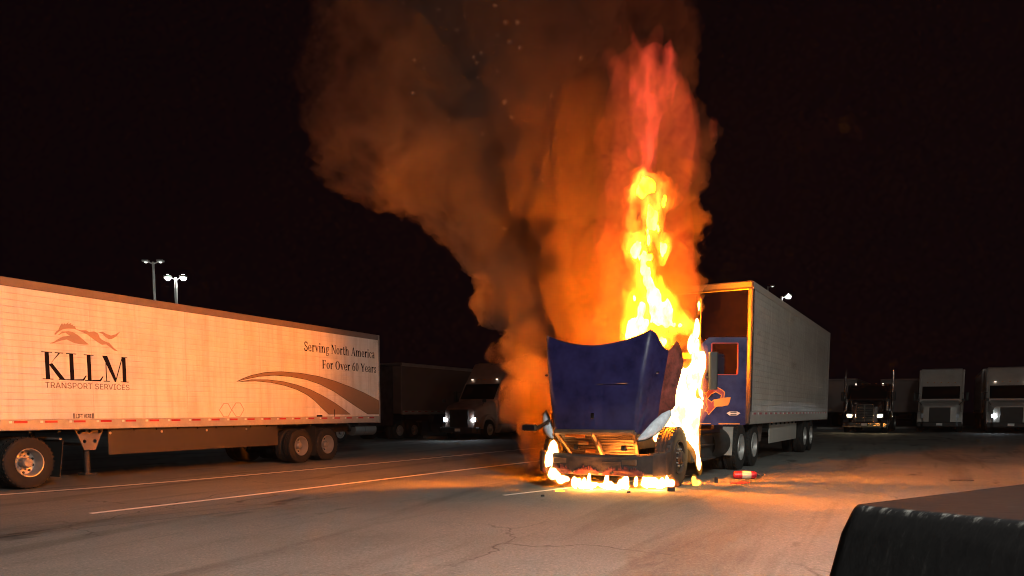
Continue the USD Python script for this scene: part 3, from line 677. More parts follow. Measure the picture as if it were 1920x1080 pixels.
# hood, tilted forward: rows from the nose (bottom) to the cowl (top)
def hood_grid():
    rows, q_side, q_top = 30, 16, 13
    P = np.zeros((rows, 2 * q_side + 2 * q_top - 1, 3))
    for i in range(rows):
        s = i / (rows - 1)
        w = .70 + .22 * s ** 0.9
        x0 = .93 + .06 * math.sin(math.pi * min(s * 1.05, 1)) - .05 * s
        row = []
        for j in range(q_top):                                   # centre to crease
            u = j / (q_top - 1); y = u * w
            zt = 2.36 + .18 * u ** 2.2 + .03 * u
            ridge = .022 * (1 if u < .08 else max(0, 1 - (u - .08) / .05))
            row.append((x0 - .055 * u ** 2 + ridge * .5, y, .93 + (zt - .93) * s))
        for j in range(1, q_side + 1):                           # crease back to the fender edge
            q = j / q_side
            arch = 1 - .10 * math.exp(-((s - .42) / .26) ** 2) * q ** 3
            x = x0 - .055 - .83 * q ** 1.05 * arch * (1 if s > .12 else .62 + .38 * s / .12)
            y = w + .035 * min(q / .1, 1) + (1.19 - w - .035) * (q ** 1.5) * (1 - .25 * (1 - s))
            zt = np.interp(q, [0, .12, .30, .46, .58, .72, .82, .92, 1], [2.57, 2.52, 2.40, 2.28, 2.27, 2.37, 2.44, 2.36, 2.12])
            zb = np.interp(q, [0, .25, .55, .8, 1], [.93, .90, .92, 1.02, 1.25])
            row.append((x, y, zb + (zt - zb) * s))
        row = np.array(row); mir = row[1:][::-1] * [1, -1, 1]
        P[i] = np.vstack([mir, row])
    return P
HG = hood_grid()
hood = obj('hood', sheet(HG[:, 7:-7], .018), M['blue'], BT, smooth=38)
for sl in (slice(0, 8), slice(HG.shape[1] - 8, None)): obj('fender', sheet(HG[:, sl], .018), M['scorched_firelit'], BT, smooth=38)  # red-brown outer strip: firelight on the fender put into its colour
c = HG.shape[1] // 2
obj('hood_seam', cat([tube([HG[i, c + 12] + [.004, 0, 0] for i in range(0, 30)], .006, 6), tube([HG[i, c - 12] + [.004, 0, 0] for i in range(0, 30)], .006, 6)]), M['dark_blue'], hood)
obj('hood_centre_highlight', tube([HG[i, c] + [.002, 0, 0] for i in range(1, 30)], .007, 6), M['rail'], hood)  # pale tube stands in for the highlight along the centre ridge
obj('hood_emblem', cbox(.985, 1.0, -.03, .03, 1.16, 1.25, .008), M['chrome'], hood)
obj('hood_crease_bar', cbox(.985, .994, .06, .60, 1.72, 1.735, .003), M['blue'], hood)
inn = sheet(HG[2:-2, 3:-3] + np.array([-.05, 0, 0]), .012); obj('hood_liner', inn, M['blue_in'], hood, smooth=40)
for s in (-1, 1):
    obj('hood_bolt', bar((.70, s * .985, 1.9), (.70, s * 1.02, 1.9), .02, n=10), M['chrome'], hood)
# grille, now facing the ground
def gp(u, v): # u -1..1 across, v 0 top .. 1 bottom
    return np.array([.955 - .42 * v - .03 * abs(u) ** 2, u * (.71 - .10 * v), .925 - .40 * v])
G = np.array([[gp(u, v) for u in np.linspace(-1, 1, 15)] for v in np.linspace(0, 1, 6)])
gr = obj('grille', sheet(G + [-.015, 0, .01], .02), M['bronze'], BT)
for k in range(7):
    v = .1 + .8 * k / 6
    obj('grille_bar', tube([gp(u, v) + [.005, 0, 0] for u in np.linspace(-.93, .93, 9)], .009, 6), M['bronze'], gr)
obj('grille_centre_bar', tube([gp(0, v) + [.012, 0, 0] for v in np.linspace(0, 1, 4)], .05, 8), M['bronze'], gr)
obj('grille_surround', cat([tube([gp(u, 0) + [.01, 0, .01] for u in np.linspace(-1, 1, 9)], .045, 8), tube([gp(u, 1) for u in np.linspace(-1, 1, 9)], .03, 8), tube([gp(-1, v) for v in np.linspace(0, 1, 4)], .035, 8), tube([gp(1, v) for v in np.linspace(0, 1, 4)], .035, 8)]), M['bronze'], gr)
obj('grille_patch', cat([cbox(-.09, .09, -.005, .005, -.03, .03, .002).apply_transform(trimesh.transformations.rotation_matrix(math.pi / 2, [0, 0, 1])).apply_translation(gp(-.45, v) + np.array([.03, dy, 0])) for v, dy in ((.12, -.12), (.14, .06), (.45, .05), (.8, .1))]), M['orange_ink'], gr)  # small orange patches set over the grille
# headlights: teardrops folded under the nose
for s in (-1, 1):
    rings = []
    for k, (x, y, z, rx, rz) in enumerate(((.86, .74, .84, .02, .02), (.80, .82, .90, .05, .07), (.70, .92, 1.0, .07, .12), (.55, 1.03, 1.13, .06, .13), (.42, 1.10, 1.24, .03, .07), (.38, 1.12, 1.27, .008, .02))):
        a = np.linspace(0, 2 * np.pi, 14, endpoint=False)
        rings.append(np.array([[x + .045 + rx * math.cos(q) * .5, s * (y + .03 + rx * math.cos(q)), z - .01 + rz * math.sin(q)] for q in a]))
    h = obj('headlight', loft(rings), M['lens'], BT, smooth=50)
    obj('headlight_divider', tube([(.78, s * .90, .92), (.72, s * .985, 1.06)], .012, 6), M['steel'], h)
    obj('headlight_rim', tube([r[10] + [.01, 0, -.012] for r in rings], .014, 6), M['chassis'], h)
# fender mirror sticking out at the image's left
mm = obj('hood_mirror', loft([np.array([[.78 + dx, -1.29 + yy * w, 0.99 + zz * w * .62] for yy, zz in rrect(.14, .09, .045, 4)]) for dx, w in ((-.03, .7), (-.02, 1), (.03, 1), (.045, .9))]), M['black_plastic'], BT, smooth=40)
obj('mirror_glass', loft([np.array([[.828 + dx, -1.29 + yy * .8, 0.99 + zz * .5] for yy, zz in rrect(.14, .09, .045, 4)]) for dx in (0, .004)]), M['dark_glass'], mm)
obj('mirror_arm', tube([(.76, -1.16, 0.99), (.80, -1.02, 1.04), (.86, -.86, 1.12)], .03, 10), M['black_plastic'], mm)
# bumper
bs = [np.array([[x + dx, y, z] for dx, z in ((0, z0), (.03, z0 + .04), (.03, z1 - .03), (0, z1), (-.14, z1), (-.14, z0))]) for x, y, z0, z1 in ((.35, -1.18, .26, .60), (.62, -1.15, .22, .60), (.82, -1.0, .22, .58), (.9, -.6, .22, .56), (.92, 0, .22, .55), (.9, .6, .22, .56), (.82, 1.0, .22, .60), (.62, 1.15, .22, .62), (.35, 1.18, .26, .62))]
bu = obj('bumper', loft(bs), M['charred'], BT, smooth=30)
for s in (-1, 1):
    obj('fog_lamp', cbox(.88, .935, s * .62 - .13, s * .62 + .13, .40, .50, .02), M['bronze'], bu)
obj('bumper_plate', cbox(.93, .955, .15, .5, .30, .46, .01), M['charred'], bu)
obj('tow_hook', cat([bar((.9, y, .28), (1.0, y, .28), .02) for y in (-.35, .35)]), M['chassis'], bu)
zt_ = lambda y, k: .345 + .05 * math.sin(9 * y + k) + .04 * math.sin(23 * y) + .03 * math.sin(41 * y + 2)
for y0, y1 in ((-.98, -.42), (-.36, .10), (.18, .86)):
    ya = np.linspace(y0, y1, 70); top_ = [(y, .27 + .10 * min(1, 6 * (y - y0) + .2, 6 * (y1 - y) + .2) * (.35 + .9 * rng.random() ** 2)) for y in ya]
    obj('melted_trim', flat(PG([(y1, .23), (y0, .23)] + top_), .02, lambda y, z, h: np.stack([np.interp(np.abs(y), [0, .6, .82, 1.0], [.952, .935, .91, .852]) + h, y, z], 1)), M['scorched_firelit'], bu)
# wheels, chassis, engine remains
for s in (-1, 1): wheel(BT, 0.0, s * 1.03, s, steer=True, char=True)
for ax in (-4.25, -5.55):
    obj('axle', bar((ax, -.9, .5), (ax, .9, .5), .08), M['chassis'], BT)
    for s in (-1, 1): wheel(BT, ax, s * 1.07, s, dual=True, detail=s > 0)
obj('front_axle', bar((0, -.9, .48), (0, .9, .48), .06), M['charred'], BT)
obj('frame_rail', cat([cbox(-6.3, .7, s * .43 - .04, s * .43 + .04, .62, .88, .01) for s in (-1, 1)] + [cbox(x, x + .1, -.4, .4, .64, .84, 0) for x in (-6.1, -4.9, -3.2, -.1, .5)]), M['charred'], BT)
obj('engine', cat([cbox(-1.0, .35, -.35, .35, .75, 1.35, .06), cbox(-.8, .2, -.22, .22, 1.35, 1.55, .05), bar((-.7, .42, 1.0), (.2, .42, 1.0), .09), cbox(.42, .52, -.5, .5, .62, 1.3, .02)]), M['charred'], BT)
# cab shell
cabp = [(-1.05, .92), (-1.02, 1.62), (-1.45, 2.28), (-1.62, 2.38), (-2.9, 2.42), (-2.95, .92)]
win = [(-1.16, 1.68), (-1.50, 2.38), (-1.6, 2.44)]
shell = [prism_y(cabp, -1.14, -1.08), cbox(-2.95, -2.88, -1.08, 1.08, .92, 2.40, .02), prism_y([(-1.42, 2.25), (-1.62, 2.38), (-2.9, 2.42), (-2.9, 2.37), (-1.62, 2.33), (-1.46, 2.22)], -1.08, 1.14), cbox(-2.95, -1.05, -1.08, 1.08, .86, .93, .01), cbox(-1.10, -1.02, -1.08, 1.08, .92, 1.62, .02),
         cbox(-2.95, -2.25, 1.08, 1.14, .92, 2.36, .01), bar((-1.05, 1.11, 1.6), (-1.47, 1.11, 2.28), .045), bar((-1.05, -1.11, 1.6), (-1.47, -1.11, 2.28), .045)]
cabm = obj('cab', cat(shell), M['blue_in'], BT)
obj('seat', cat([cbox(-2.35, -1.85, .35, .85, 1.2, 1.36, .05), cbox(-2.45, -2.32, .35, .85, 1.3, 2.1, .05)]), M['charred'], cabm)
obj('step_box', cat([cbox(-2.3, -.95, .80, 1.12, .34, .86, .03), cbox(-2.25, -1.0, 1.1, 1.19, .36, .40, .01), cbox(-2.2, -1.05, 1.1, 1.17, .62, .66, .01)]), M['chassis'], BT)
obj('fuel_tank', bar((-2.4, .82, .62), (-3.6, .82, .62), .32, n=24), M['chassis'], BT, smooth=30)
obj('quarter_fender', prism_y([(-3.70, .95), (-3.74, .95), (-3.66, .35), (-3.63, .35)], .78, 1.16), M['rail'], BT)
obj('antenna', bar((-2.2, .85, 2.39), (-2.2, .85, 3.45), .018, .012), M['charred'], BT)
# open driver door (hinged at the front of the opening)
hx, hy, ang = -1.12, 1.15, math.radians(62)
ex = np.array([-math.cos(ang), math.sin(ang), 0]); nz = np.array([math.sin(ang), math.cos(ang), 0])   # along the door, outward face normal
def dplace(off): return lambda x, z, h: np.array([hx, hy, 0]) + x[:, None] * ex + z[:, None] * np.array([0, 0, 1.0]) + (h + off)[:, None] * nz
DW, DZ0, DZ1 = .84, 1.03, 2.60
outline = Polygon([(0, DZ0), (DW, DZ0), (DW, DZ1 - .03), (DW - .03, DZ1), (.16, DZ1), (.02, DZ1 - .12), (0, 1.85)])
window = sbox(.20, 1.93, DW - .16, 2.50).buffer(-.03).buffer(.03)
door = obj('door', flat(outline.difference(window), .05, dplace(0)), M['blue'], BT)
fr_ = window.buffer(.0).difference(window.buffer(-.022))
obj('window_frame', flat(window.buffer(.004).difference(window.buffer(-.014)), .02, dplace(.045)), M['scrap_red'], door)
obj('door_handle', flat(Polygon([(.50, 1.245), (.55, 1.275), (.68, 1.275), (.74, 1.245), (.68, 1.205), (.55, 1.205)]), .03, dplace(.05)), M['pink_ink'], door)
obj('handle_recess', flat(unary_union([sbox(.56, 1.252, .67, 1.268), sbox(.56, 1.212, .67, 1.226)]), .004, dplace(.079)), M['black_plastic'], door)
obj('door_sill_strip', flat(unary_union([sbox(.36, 1.045, .74, 1.062), sbox(.02, 1.05, .22, 1.06)]), .008, dplace(.05)), M['orange_ink'], door)
# emblem: ragged map outline with an orange name bar
E = lambda pts: [(.02 + (x - 200) / 1400 * .78, 1.74 - (y - 240) / 720 * .53) for x, y in pts]
mp = PG(E([(230, 330), (300, 400), (400, 420), (520, 300), (640, 270), (760, 290), (900, 350), (980, 400), (960, 540), (1000, 600), (900, 700), (700, 760), (560, 880), (480, 950), (440, 880), (370, 850), (440, 760), (390, 640), (400, 480), (330, 420)]))
hole = PG(E([(430, 560), (540, 450), (700, 390), (880, 470), (860, 560), (640, 590), (570, 640)]))
obj('map_emblem', flat(mp.difference(hole), .003, dplace(.05)), M['red_ink'], door)
obj('emblem_outline', flat(mp.buffer(.007).difference(mp.buffer(-.006)).union(hole.buffer(.007).difference(hole.buffer(-.006))), .004, dplace(.0505)), M['orange_ink'], door)
bar_ = PG(E([(640, 600), (900, 540), (1180, 520), (1150, 640), (1100, 720), (900, 750), (650, 750)]))
obj('name_bar', flat(bar_, .005, dplace(.051)), M['orange_ink'], door)
# door mirror with two arms
obj('door_mirror', loft([np.array([[p[0], p[1], z] for p in ((np.array([hx, hy, 0]) + ex * (.19 + a) + nz * (.26 + b))[:2] for a, b in rrect(.075, .07, .03, 3))]) for z in (1.66, 1.70, 2.26, 2.32)]), M['black_plastic'], door, smooth=40)
for z in (1.88, 1.98):
    obj('mirror_arm', bar(np.array([hx, hy, z]) + ex * -.2 + nz * .16, np.array([hx, hy, z]) + ex * .14 + nz * .24, .02, n=8), M['charred'], door)

# ------------------------------------------------------------------ trucks parked further back
def far(px, Y): p = at(px, HORIZON, Y); return Frame(p[0], p[1], HT)
def nose_right(px, Y):
    return far(px, Y)
g_far = None
fr = far(1621, 44); tractor('semi_tractor', 'dark long nosed truck with both yellowish headlights on and chrome grille, at the right', fr, 'dark_cab', 'both', tall=False, classic=True, warm=True)
fr = far(1762, 45); tractor('semi_tractor', 'pale high roofed truck with unlit headlights, between the two headlit trucks at right', fr, 'white_cab', 'off')
def behind(fr, label, dx=-8.3 + 2.2, mat='white_panel', nm='semi_trailer', H=4.0):
    o = fr.world((dx - 13.4, 1.3, 0)); return trailer(nm, label, Frame(o[0], o[1], fr.h, z=fr.o[2]), 13.4, H, (2.7, 3.9), 10.5, mat=mat, rail='rail', detail=False, tape=False)
behind(fr, 'white trailer coupled behind the pale high roofed truck at right')
fr = far(1897, 43); tractor('semi_tractor', 'white truck with a bluish headlight on, cut by the right edge', fr, 'white_cab', 'right')
behind(fr, 'white trailer coupled behind the truck at the right edge')
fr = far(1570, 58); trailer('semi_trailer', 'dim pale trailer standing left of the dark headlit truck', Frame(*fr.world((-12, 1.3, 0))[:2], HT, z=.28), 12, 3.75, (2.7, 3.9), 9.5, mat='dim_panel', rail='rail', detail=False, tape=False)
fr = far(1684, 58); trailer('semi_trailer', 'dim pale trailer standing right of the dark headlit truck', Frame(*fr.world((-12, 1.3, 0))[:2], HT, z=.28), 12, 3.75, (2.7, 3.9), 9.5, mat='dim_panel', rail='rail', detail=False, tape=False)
# middle left
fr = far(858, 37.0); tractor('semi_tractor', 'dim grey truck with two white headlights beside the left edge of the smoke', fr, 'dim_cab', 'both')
fr = Frame(-6.0, 41.0, HT); o = fr.world((-13, 0, 0))
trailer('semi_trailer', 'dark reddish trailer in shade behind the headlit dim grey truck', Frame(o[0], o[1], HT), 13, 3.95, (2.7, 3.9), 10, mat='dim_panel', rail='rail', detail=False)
tractor('semi_tractor', 'dark truck half hidden behind the rear end of the KLLM trailer', Frame(*fr.world((5.9, -1.3, 0))[:2], HT), 'dark_cab')
# pale kerb blocks at the stall heads
for px0, px1, py, lab in ((1532, 1580, 803, 'pale low parking kerb left of the dark headlit truck'), (1668, 1716, 802, 'pale low parking kerb right of the dark headlit truck'), (1802, 1832, 800, 'pale low parking kerb left of the truck at the right edge'), (795, 838, 821, 'pale low parking kerb in front of the dim grey truck at left of the smoke')):
    a, b = on_ground(px0, py + 1.5), on_ground(px1, py + 1.5); d = b - a; ln = float(np.hypot(d[0], d[1])); hd = math.atan2(d[1], d[0])
    t = thing('parking_kerb', lab, 'kerb', (a + b) / 2, hd)
    obj('block', loft([np.array([[x, y * w, z] for y, z in ((-.09, 0), (-.075, .11), (-.04, .14), (.04, .14), (.075, .11), (.09, 0))]) for x, w in ((-ln / 2, .9), (-ln / 2 + .03, 1), (ln / 2 - .03, 1), (ln / 2, .9))]), M['kerb'], t)
    obj('anchor_bolt', cat([bar((x, 0, .135), (x, 0, .15), .025, n=8) for x in (-ln / 3, ln / 3)]), M['steel'], t)

# ------------------------------------------------------------------ lot lamps
def lamp(label, x, y, heads, lampmat, height=9.5, rot=0.0, group=None):
    t = thing('lot_lamp', label, 'street lamp', (x, y, float(ground_z(x))), rot, group)
    obj('base', cat([bar((0, 0, 0), (0, 0, .75), .3, .28, 20), bar((0, 0, .75), (0, 0, .79), .16, n=16)]), M['kerb'], t, smooth=30)
    obj('pole', bar((0, 0, .76), (0, 0, height - .1), .11, .075, 16), M['pole'], t, smooth=30)
    for s in heads:
        obj('arm', bar((0, 0, height - .22), (s * .30, 0, height - .10), .035, n=10), M['pole'], t)
        h = obj('lamp_head', cbox(s * .45 - .2, s * .45 + .2, -.16, .16, height - .10, height + .02, .03), M['pole'], t)
        ln = trimesh.creation.icosphere(2, 1.0); ln.apply_scale([.17, .14, .06 if lampmat in ('lamp', 'lamp_side') else .17] if lampmat != 'lamp_dim' else [.10, .10, .07]); ln.apply_translation([s * .45, 0, height - .105])
        obj('lens', ln, M[lampmat], h, smooth=True)
    return t
def lamp_px(label, px, py, Yh, heads, mat, rot=0):
    p = at(px, py, Yh); return lamp(label, p[0], p[1], heads, mat, p[2] - float(ground_z(p[0])), rot)
lamp_px('bright twin headed lamp pole rising behind the KLLM trailer roof', 329, 517, 44, (-1, 1), 'lamp_far')
lamp_px('dim twin headed lamp pole, left of the bright twin lamp', 287, 488, 47, (-1, 1), 'lamp_dim')
lamp_px('bright single lamp pole rising behind the grey ribbed trailer', 1466, 553, 52, (1,), 'lamp_far')
lamp_px('faint far lamp above the roof of the grey ribbed trailer', 1440, 535, 75, (1,), 'lamp_dim')
lamp('lot lamp pole standing behind the viewer', 4.0, -1.5, (-1, 1), 'lamp', 9.0)
lamp('lot lamp pole standing outside the view to the right', 22.0, 4.0, (-1, 1), 'lamp_side', 10.0, 1.0)

# ------------------------------------------------------------------ black tapered block in the right foreground
c0 = at(1592, 945, 2.5); zt = c0[2]
e1, e2 = np.array([.64, -.77, 0]), np.array([.83, .56, 0])
cen = c0 + (e1 + e2) * .75; cen[2] = 0
def block_ring(z, grow, r):
    q = rrect(.75 + grow, .75 + grow, r, 5); return np.array([cen + a * e1 + b * e2 + [0, 0, z] for a, b in q])
gz = float(ground_z(3)); zz = [(gz, .16, .06), (gz + .3, .115, .06), (zt - .1, .028, .05), (zt - .03, .008, .05), (zt - .012, 0, .045), (zt - .003, -.008, .04), (zt, -.022, .03)]
blk = loft([block_ring(*q) for q in zz]); blk = trimesh.Trimesh(blk.vertices, blk.faces)
block_mat = usdkit.material(stage, L('block_black'), {
    "g": ("geometry", {}), "s": ("separate_xyz", {}), "n": ("noise_texture", {"scale": 14.0, "detail": 5.0, "roughness": .7}), "m": ("mapping", {"scale": (1.0, 4.0, 1.0), "rotation": (0, 0, .5)}),
    "e": ("map_range", {"from_min": zt - .022, "from_max": zt - .004, "to_min": 0, "to_max": 1, "clamp": True}), "e2": ("map_range", {"from_min": zt - .0005, "from_max": zt - .004, "to_min": 0, "to_max": 1, "clamp": True}),
    "nr": ("map_range", {"from_min": .52, "from_max": .70, "to_min": 0, "to_max": 1, "clamp": True}),
    "a": ("math", {"math_type": "multiply"}), "b": ("math", {"math_type": "multiply"}),
    "r": ("rgb_ramp", {"ramp": [(.3, (.0065, .006, .0065)), (.6, (.010, .0092, .0095)), (.75, (.02, .0185, .0185))]}),
    "mx": ("mix_color", {"b": (.15, .14, .13)}), "p": ("principled_bsdf", {"roughness": .95, "specular_ior_level": .04}), "bp": ("bump", {"strength": .25, "distance": .01})},
    [("g.position", "s.vector"), ("g.position", "m.vector"), ("m.vector", "n.vector"), ("s.z", "e.value"), ("s.z", "e2.value"), ("n.fac", "nr.value"), ("e.result", "a.value1"), ("e2.result", "a.value2"), ("a.value", "b.value1"), ("nr.result", "b.value2"), ("n.fac", "r.fac"), ("r.color", "mx.a"), ("b.value", "mx.fac"), ("mx.result", "p.base_color"), ("n.fac", "bp.height"), ("bp.normal", "p.normal")], surface="p.BSDF")
tag(obj('bollard_block', blk, block_mat, smooth=35), 'black tapered block with a pale scuffed top edge in the right foreground', 'block')

# ------------------------------------------------------------------ debris on the asphalt
p = on_ground(1399, 898)
ext = thing('fire_extinguisher', 'red cylinder with a pale label lying on the asphalt right of the burning truck', 'extinguisher', p + [0, 0, .075], math.radians(-8))
rx = lambda pr: (lambda m: m.apply_transform(trimesh.transformations.rotation_matrix(-math.pi / 2, [0, 0, 1])))(lathe(pr, 24))
obj('cylinder', rx([(0, -.24), (.055, -.235), (.075, -.21), (.075, .12), (.06, .17), (.03, .19), (0, .19)]), M['red'], ext, smooth=40)
obj('label_band', rx([(.0765, -.08), (.0772, -.079), (.0772, .08), (.0765, .081)]), M['cream'], ext, smooth=40)
obj('valve', cat([bar((.18, 0, 0), (.24, 0, 0), .02), cbox(.2, .32, -.012, .012, .0, .03, .004)]), M['black_plastic'], ext)
def scrap(name, label, px, py, pts, mat, h=.03, thick=.01, tilt=6):
    q = on_ground(px, py)
    m = trimesh.creation.extrude_polygon(Polygon(pts), thick, engine='earcut'); m = m.subdivide()
    m.vertices[:, 2] += .5 * h * meshkit.noise(m.vertices * [9, 9, 0] + px, 3) ; m = rot_about(m, [1, 0, 0], tilt); m.apply_translation([0, 0, -m.bounds[0, 2] - .002])
    m.apply_translation(q); tag(obj(name, m, M[mat]), label, 'debris')
scrap('debris_scrap', 'flat reddish scrap of bodywork lying left of the red cylinder', 1383, 906, [(-.16, -.1), (.05, -.14), (.22, -.02), (.10, .12), (-.05, .06)], 'scrap_red', .05, .012, 5)
scrap('debris_scrap', 'red crumpled scrap touching the red cylinder', 1383, 893, [(-.08, -.05), (.07, -.06), (.1, .05), (-.04, .08)], 'red', .09, .05, 8)
scrap('debris_scrap', 'small dark upright bit between front wheel and red cylinder', 1342, 905, [(-.03, -.02), (.03, -.03), (.04, .03), (-.02, .03)], 'charred', .06, .10, 4)
scrap('debris_scrap', 'small charred ring shaped bit in front of the burning wheel', 1257, 921, [(-.06, -.04), (.06, -.05), (.08, .03), (-.05, .05)], 'charred', .05, .07, 3)
for px, py, lab in ((1017, 931, 'tiny dark speck left of the ground flames'), (1178, 924, 'tiny dark speck below the ground flames')):
    scrap('debris_scrap', lab, px, py, [(-.025, -.02), (.03, -.02), (.02, .03)], 'charred', .02, .03, 3)
scrap('debris_scrap', 'dark oval patch of tar standing proud on the asphalt behind the black block', 1803, 901, [(.22 * math.cos(a), .13 * math.sin(a)) for a in np.linspace(0, 6.28, 14)[:-1]], 'chassis', .01, .012, 0)

# ------------------------------------------------------------------ flames: turbulent shells that glow by thickness, with the hottest parts inside
def blobs_field(bl, amp, freq, seed, k=6.0, lift=(1, 1, .42), wamp=.45):
    C, R = [], []
    for px, py, Y, rx, rz in bl:
        C.append(at(px, py, Y)); R.append((rx / FPX * Y, rx / FPX * Y * .8, rz / FPX * Y))
    C, R = np.array(C), np.array(R)
    def f(P):
        s = np.zeros(len(P))
        n = meshkit.fbm(P * np.array(lift) * freq, 4, seed) - .5
        wob = np.stack([meshkit.noise(P * 1.9 * np.array(lift) + 11, seed + 5), meshkit.noise(P * 1.9 * np.array(lift) + 37, seed + 6), np.full(len(P), .5)], 1) - .5
        Q = P + wob * wamp + (meshkit.noise(P * 5.5 * np.array(lift) + 3, seed + 8) - .5)[:, None] * np.array([.22, .22, .1]) * wamp
        for c, r in zip(C, R):
            d = np.sqrt((((Q - c) / r) ** 2).sum(1)); s += np.exp(k * np.clip(1 - d, -3, 1))
        return np.log(s) / k + amp * n * 2
    lo, hi = (C - R * 1.4).min(0) - .35, (C + R * 1.4).max(0) + .35
    return f, lo, hi

def flame_core(name, color, strength, lo=.35, hi=1.5, zfall=False):
    return usdkit.material(stage, L(name), {
        "g": ("geometry", {}), "mp": ("mapping", {"scale": (1, 1, .6)}), "n": ("noise_texture", {"scale": 4.5, "detail": 4.0, "roughness": .6}),
        "r": ("map_range", {"from_min": .35, "from_max": .68, "to_min": lo, "to_max": hi, "clamp": True}), "m": ("math", {"math_type": "multiply", "value2": float(strength)}),
        "s": ("separate_xyz", {}), "zf": ("map_range", {"from_min": 3.6, "from_max": 5.4, "to_min": 1.0, "to_max": .12 if zfall else 1.0, "clamp": True}), "m2": ("math", {"math_type": "multiply"}),
        "e": ("emission", {"color": color})},
        [("g.position", "mp.vector"), ("mp.vector", "n.vector"), ("n.fac", "r.value"), ("r.result", "m.value1"), ("g.position", "s.vector"), ("s.z", "zf.value"), ("m.value", "m2.value1"), ("zf.result", "m2.value2"), ("m2.value", "e.strength")], surface="e.emission")
def flame_shell(name, color, strength, density=0.05, lo=0.25, hi=1.6, sc=2.6):
    return usdkit.material(stage, L(name), {
        "g": ("geometry", {}), "mp": ("mapping", {"scale": (1, 1, .38)}), "n": ("noise_texture", {"scale": sc, "detail": 4.0, "roughness": .6, "distortion": .4}),
        "r": ("map_range", {"from_min": .40, "from_max": .64, "to_min": lo * strength, "to_max": hi * strength, "clamp": True}),
        "v": ("principled_volume", {"color": (.5, .3, .2), "density": density, "emission_color": color})},
        [("g.position", "mp.vector"), ("mp.vector", "n.vector"), ("n.fac", "r.value"), ("r.result", "v.emission_strength")], volume="v.volume")

def licks(x0, y0, x1, y1, Y0, Y1, n, rx, rz, seed):
    g = np.random.default_rng(seed); out = []
    for k in range(n):
        t = g.random(); z = rz * (.4 + 1.1 * g.random() ** 2)
        out.append((x0 + (x1 - x0) * t, y0 + (y1 - y0) * t - z * .7 + 3 * g.standard_normal(), Y0 + (Y1 - Y0) * t + .12 * g.standard_normal(), rx * (.5 + g.random()), z))
    return out
def flame(label, bl, shell, core, core_at=.34, wamp=.45, amp=.42, freq=3.2, h=.05, seed=1, hs=1.0):
    f, lo, hi = blobs_field(bl, amp, freq, seed, wamp=wamp)
    s = obj('flame', iso(lambda P: f(P) + (-.15 + 1.5 * (meshkit.fbm(P * [2.2 / hs, 2.2 / hs, .75 / hs], 3, seed + 40) - .22) if isinstance(shell, tuple) else 0), lo, hi, h), shell[0] if isinstance(shell, tuple) else shell, smooth=True); tag(s, label, 'flame')
    if isinstance(shell, tuple): obj('flame_body', iso(lambda P: f(P) + .06, lo, hi, h * .9), shell[1], s, smooth=True)
    if core is not None:
        try: obj('flame_core', iso(lambda P: f(P) - core_at + .9 * (meshkit.fbm(P * [6.5 / hs ** .5, 6.5 / hs ** .5, 2.2 / hs ** .5], 3, seed + 60) - .5), lo, hi, h * .7), core, s, smooth=True)
        except ValueError: pass
    return s
SH_Y = (flame_shell('flame_orange', (1.0, .15, .01), 1.8, .05, .1, 1.8, 4.0), flame_shell('flame_yellow', (1.0, .36, .03), 4.2, .05, .04, 2.2, 5.5))
SH_R = flame_shell('flame_red', (1.0, .085, .04), .75, .02, 0.0, 3.0, 3.0)
SH_G = flame_shell('added_smoke_glow', (1.0, .10, .03), .20, .02, .3, 1.7, 1.2)  # added emission for firelight diffused in the smoke, with hot soot
CORE = flame_core('flame_core_hot', (1.0, .19, .0006), FIRE_POWER, zfall=True)
CORE_W = flame_core('flame_core_white', (1.0, .62, .22), 9.0)
CORE_G = flame_core('flame_core_ground', (1.0, .33, .05), 95.0)
CORE_Y = flame_core('flame_core_yellow', (1.0, .5, .05), 5.0)
flame('tall yellow flame column standing above the raised hood', [
    (1213, 350, 13.9, 26, 26), (1240, 372, 13.9, 16, 26), (1222, 398, 13.9, 20, 30), (1232, 425, 13.9, 11, 24),
    (1194, 468, 13.9, 15, 28), (1236, 464, 13.9, 15, 28), (1212, 436, 13.9, 9, 26), (1210, 505, 13.9, 12, 22),
    (1211, 525, 13.9, 20, 32), (1199, 565, 13.9, 24, 38), (1229, 556, 13.9, 20, 40), (1245, 590, 13.9, 26, 32), (1276, 610, 13.8, 26, 20), (1200, 612, 13.9, 28, 32), (1188, 640, 13.9, 24, 30), (1230, 640, 13.9, 30, 24)] + licks(1205, 620, 1222, 350, 13.9, 13.9, 16, 9, 30, 11), SH_Y, CORE, seed=3, core_at=.62, amp=1.0, freq=4.2, h=.035)
flame('red flame tongue at the top of the burning column', [
    (1216, 310, 14.0, 20, 50), (1208, 260, 14.0, 26, 50), (1198, 215, 14.0, 28, 45), (1222, 180, 14.0, 38, 50), (1234, 140, 14.0, 36, 42), (1208, 112, 14.0, 22, 36), (1188, 80, 14.0, 10, 30), (1168, 52, 14.0, 5, 18)] + licks(1195, 330, 1225, 110, 14, 14, 16, 11, 40, 23), SH_R, None, amp=1.0, freq=3.2, h=.055, seed=8, wamp=.6)
flame('broad red glow added around the flame column for firelight in smoke and hot soot', [
    (1190, 620, 14.7, 90, 60), (1205, 540, 14.7, 85, 70), (1200, 450, 14.7, 80, 80), (1212, 360, 14.7, 78, 80), (1218, 270, 14.7, 80, 80), (1215, 180, 14.7, 75, 70), (1200, 110, 14.7, 50, 50)], SH_G, None, amp=1.0, freq=1.8, h=.09, seed=17, wamp=.8)
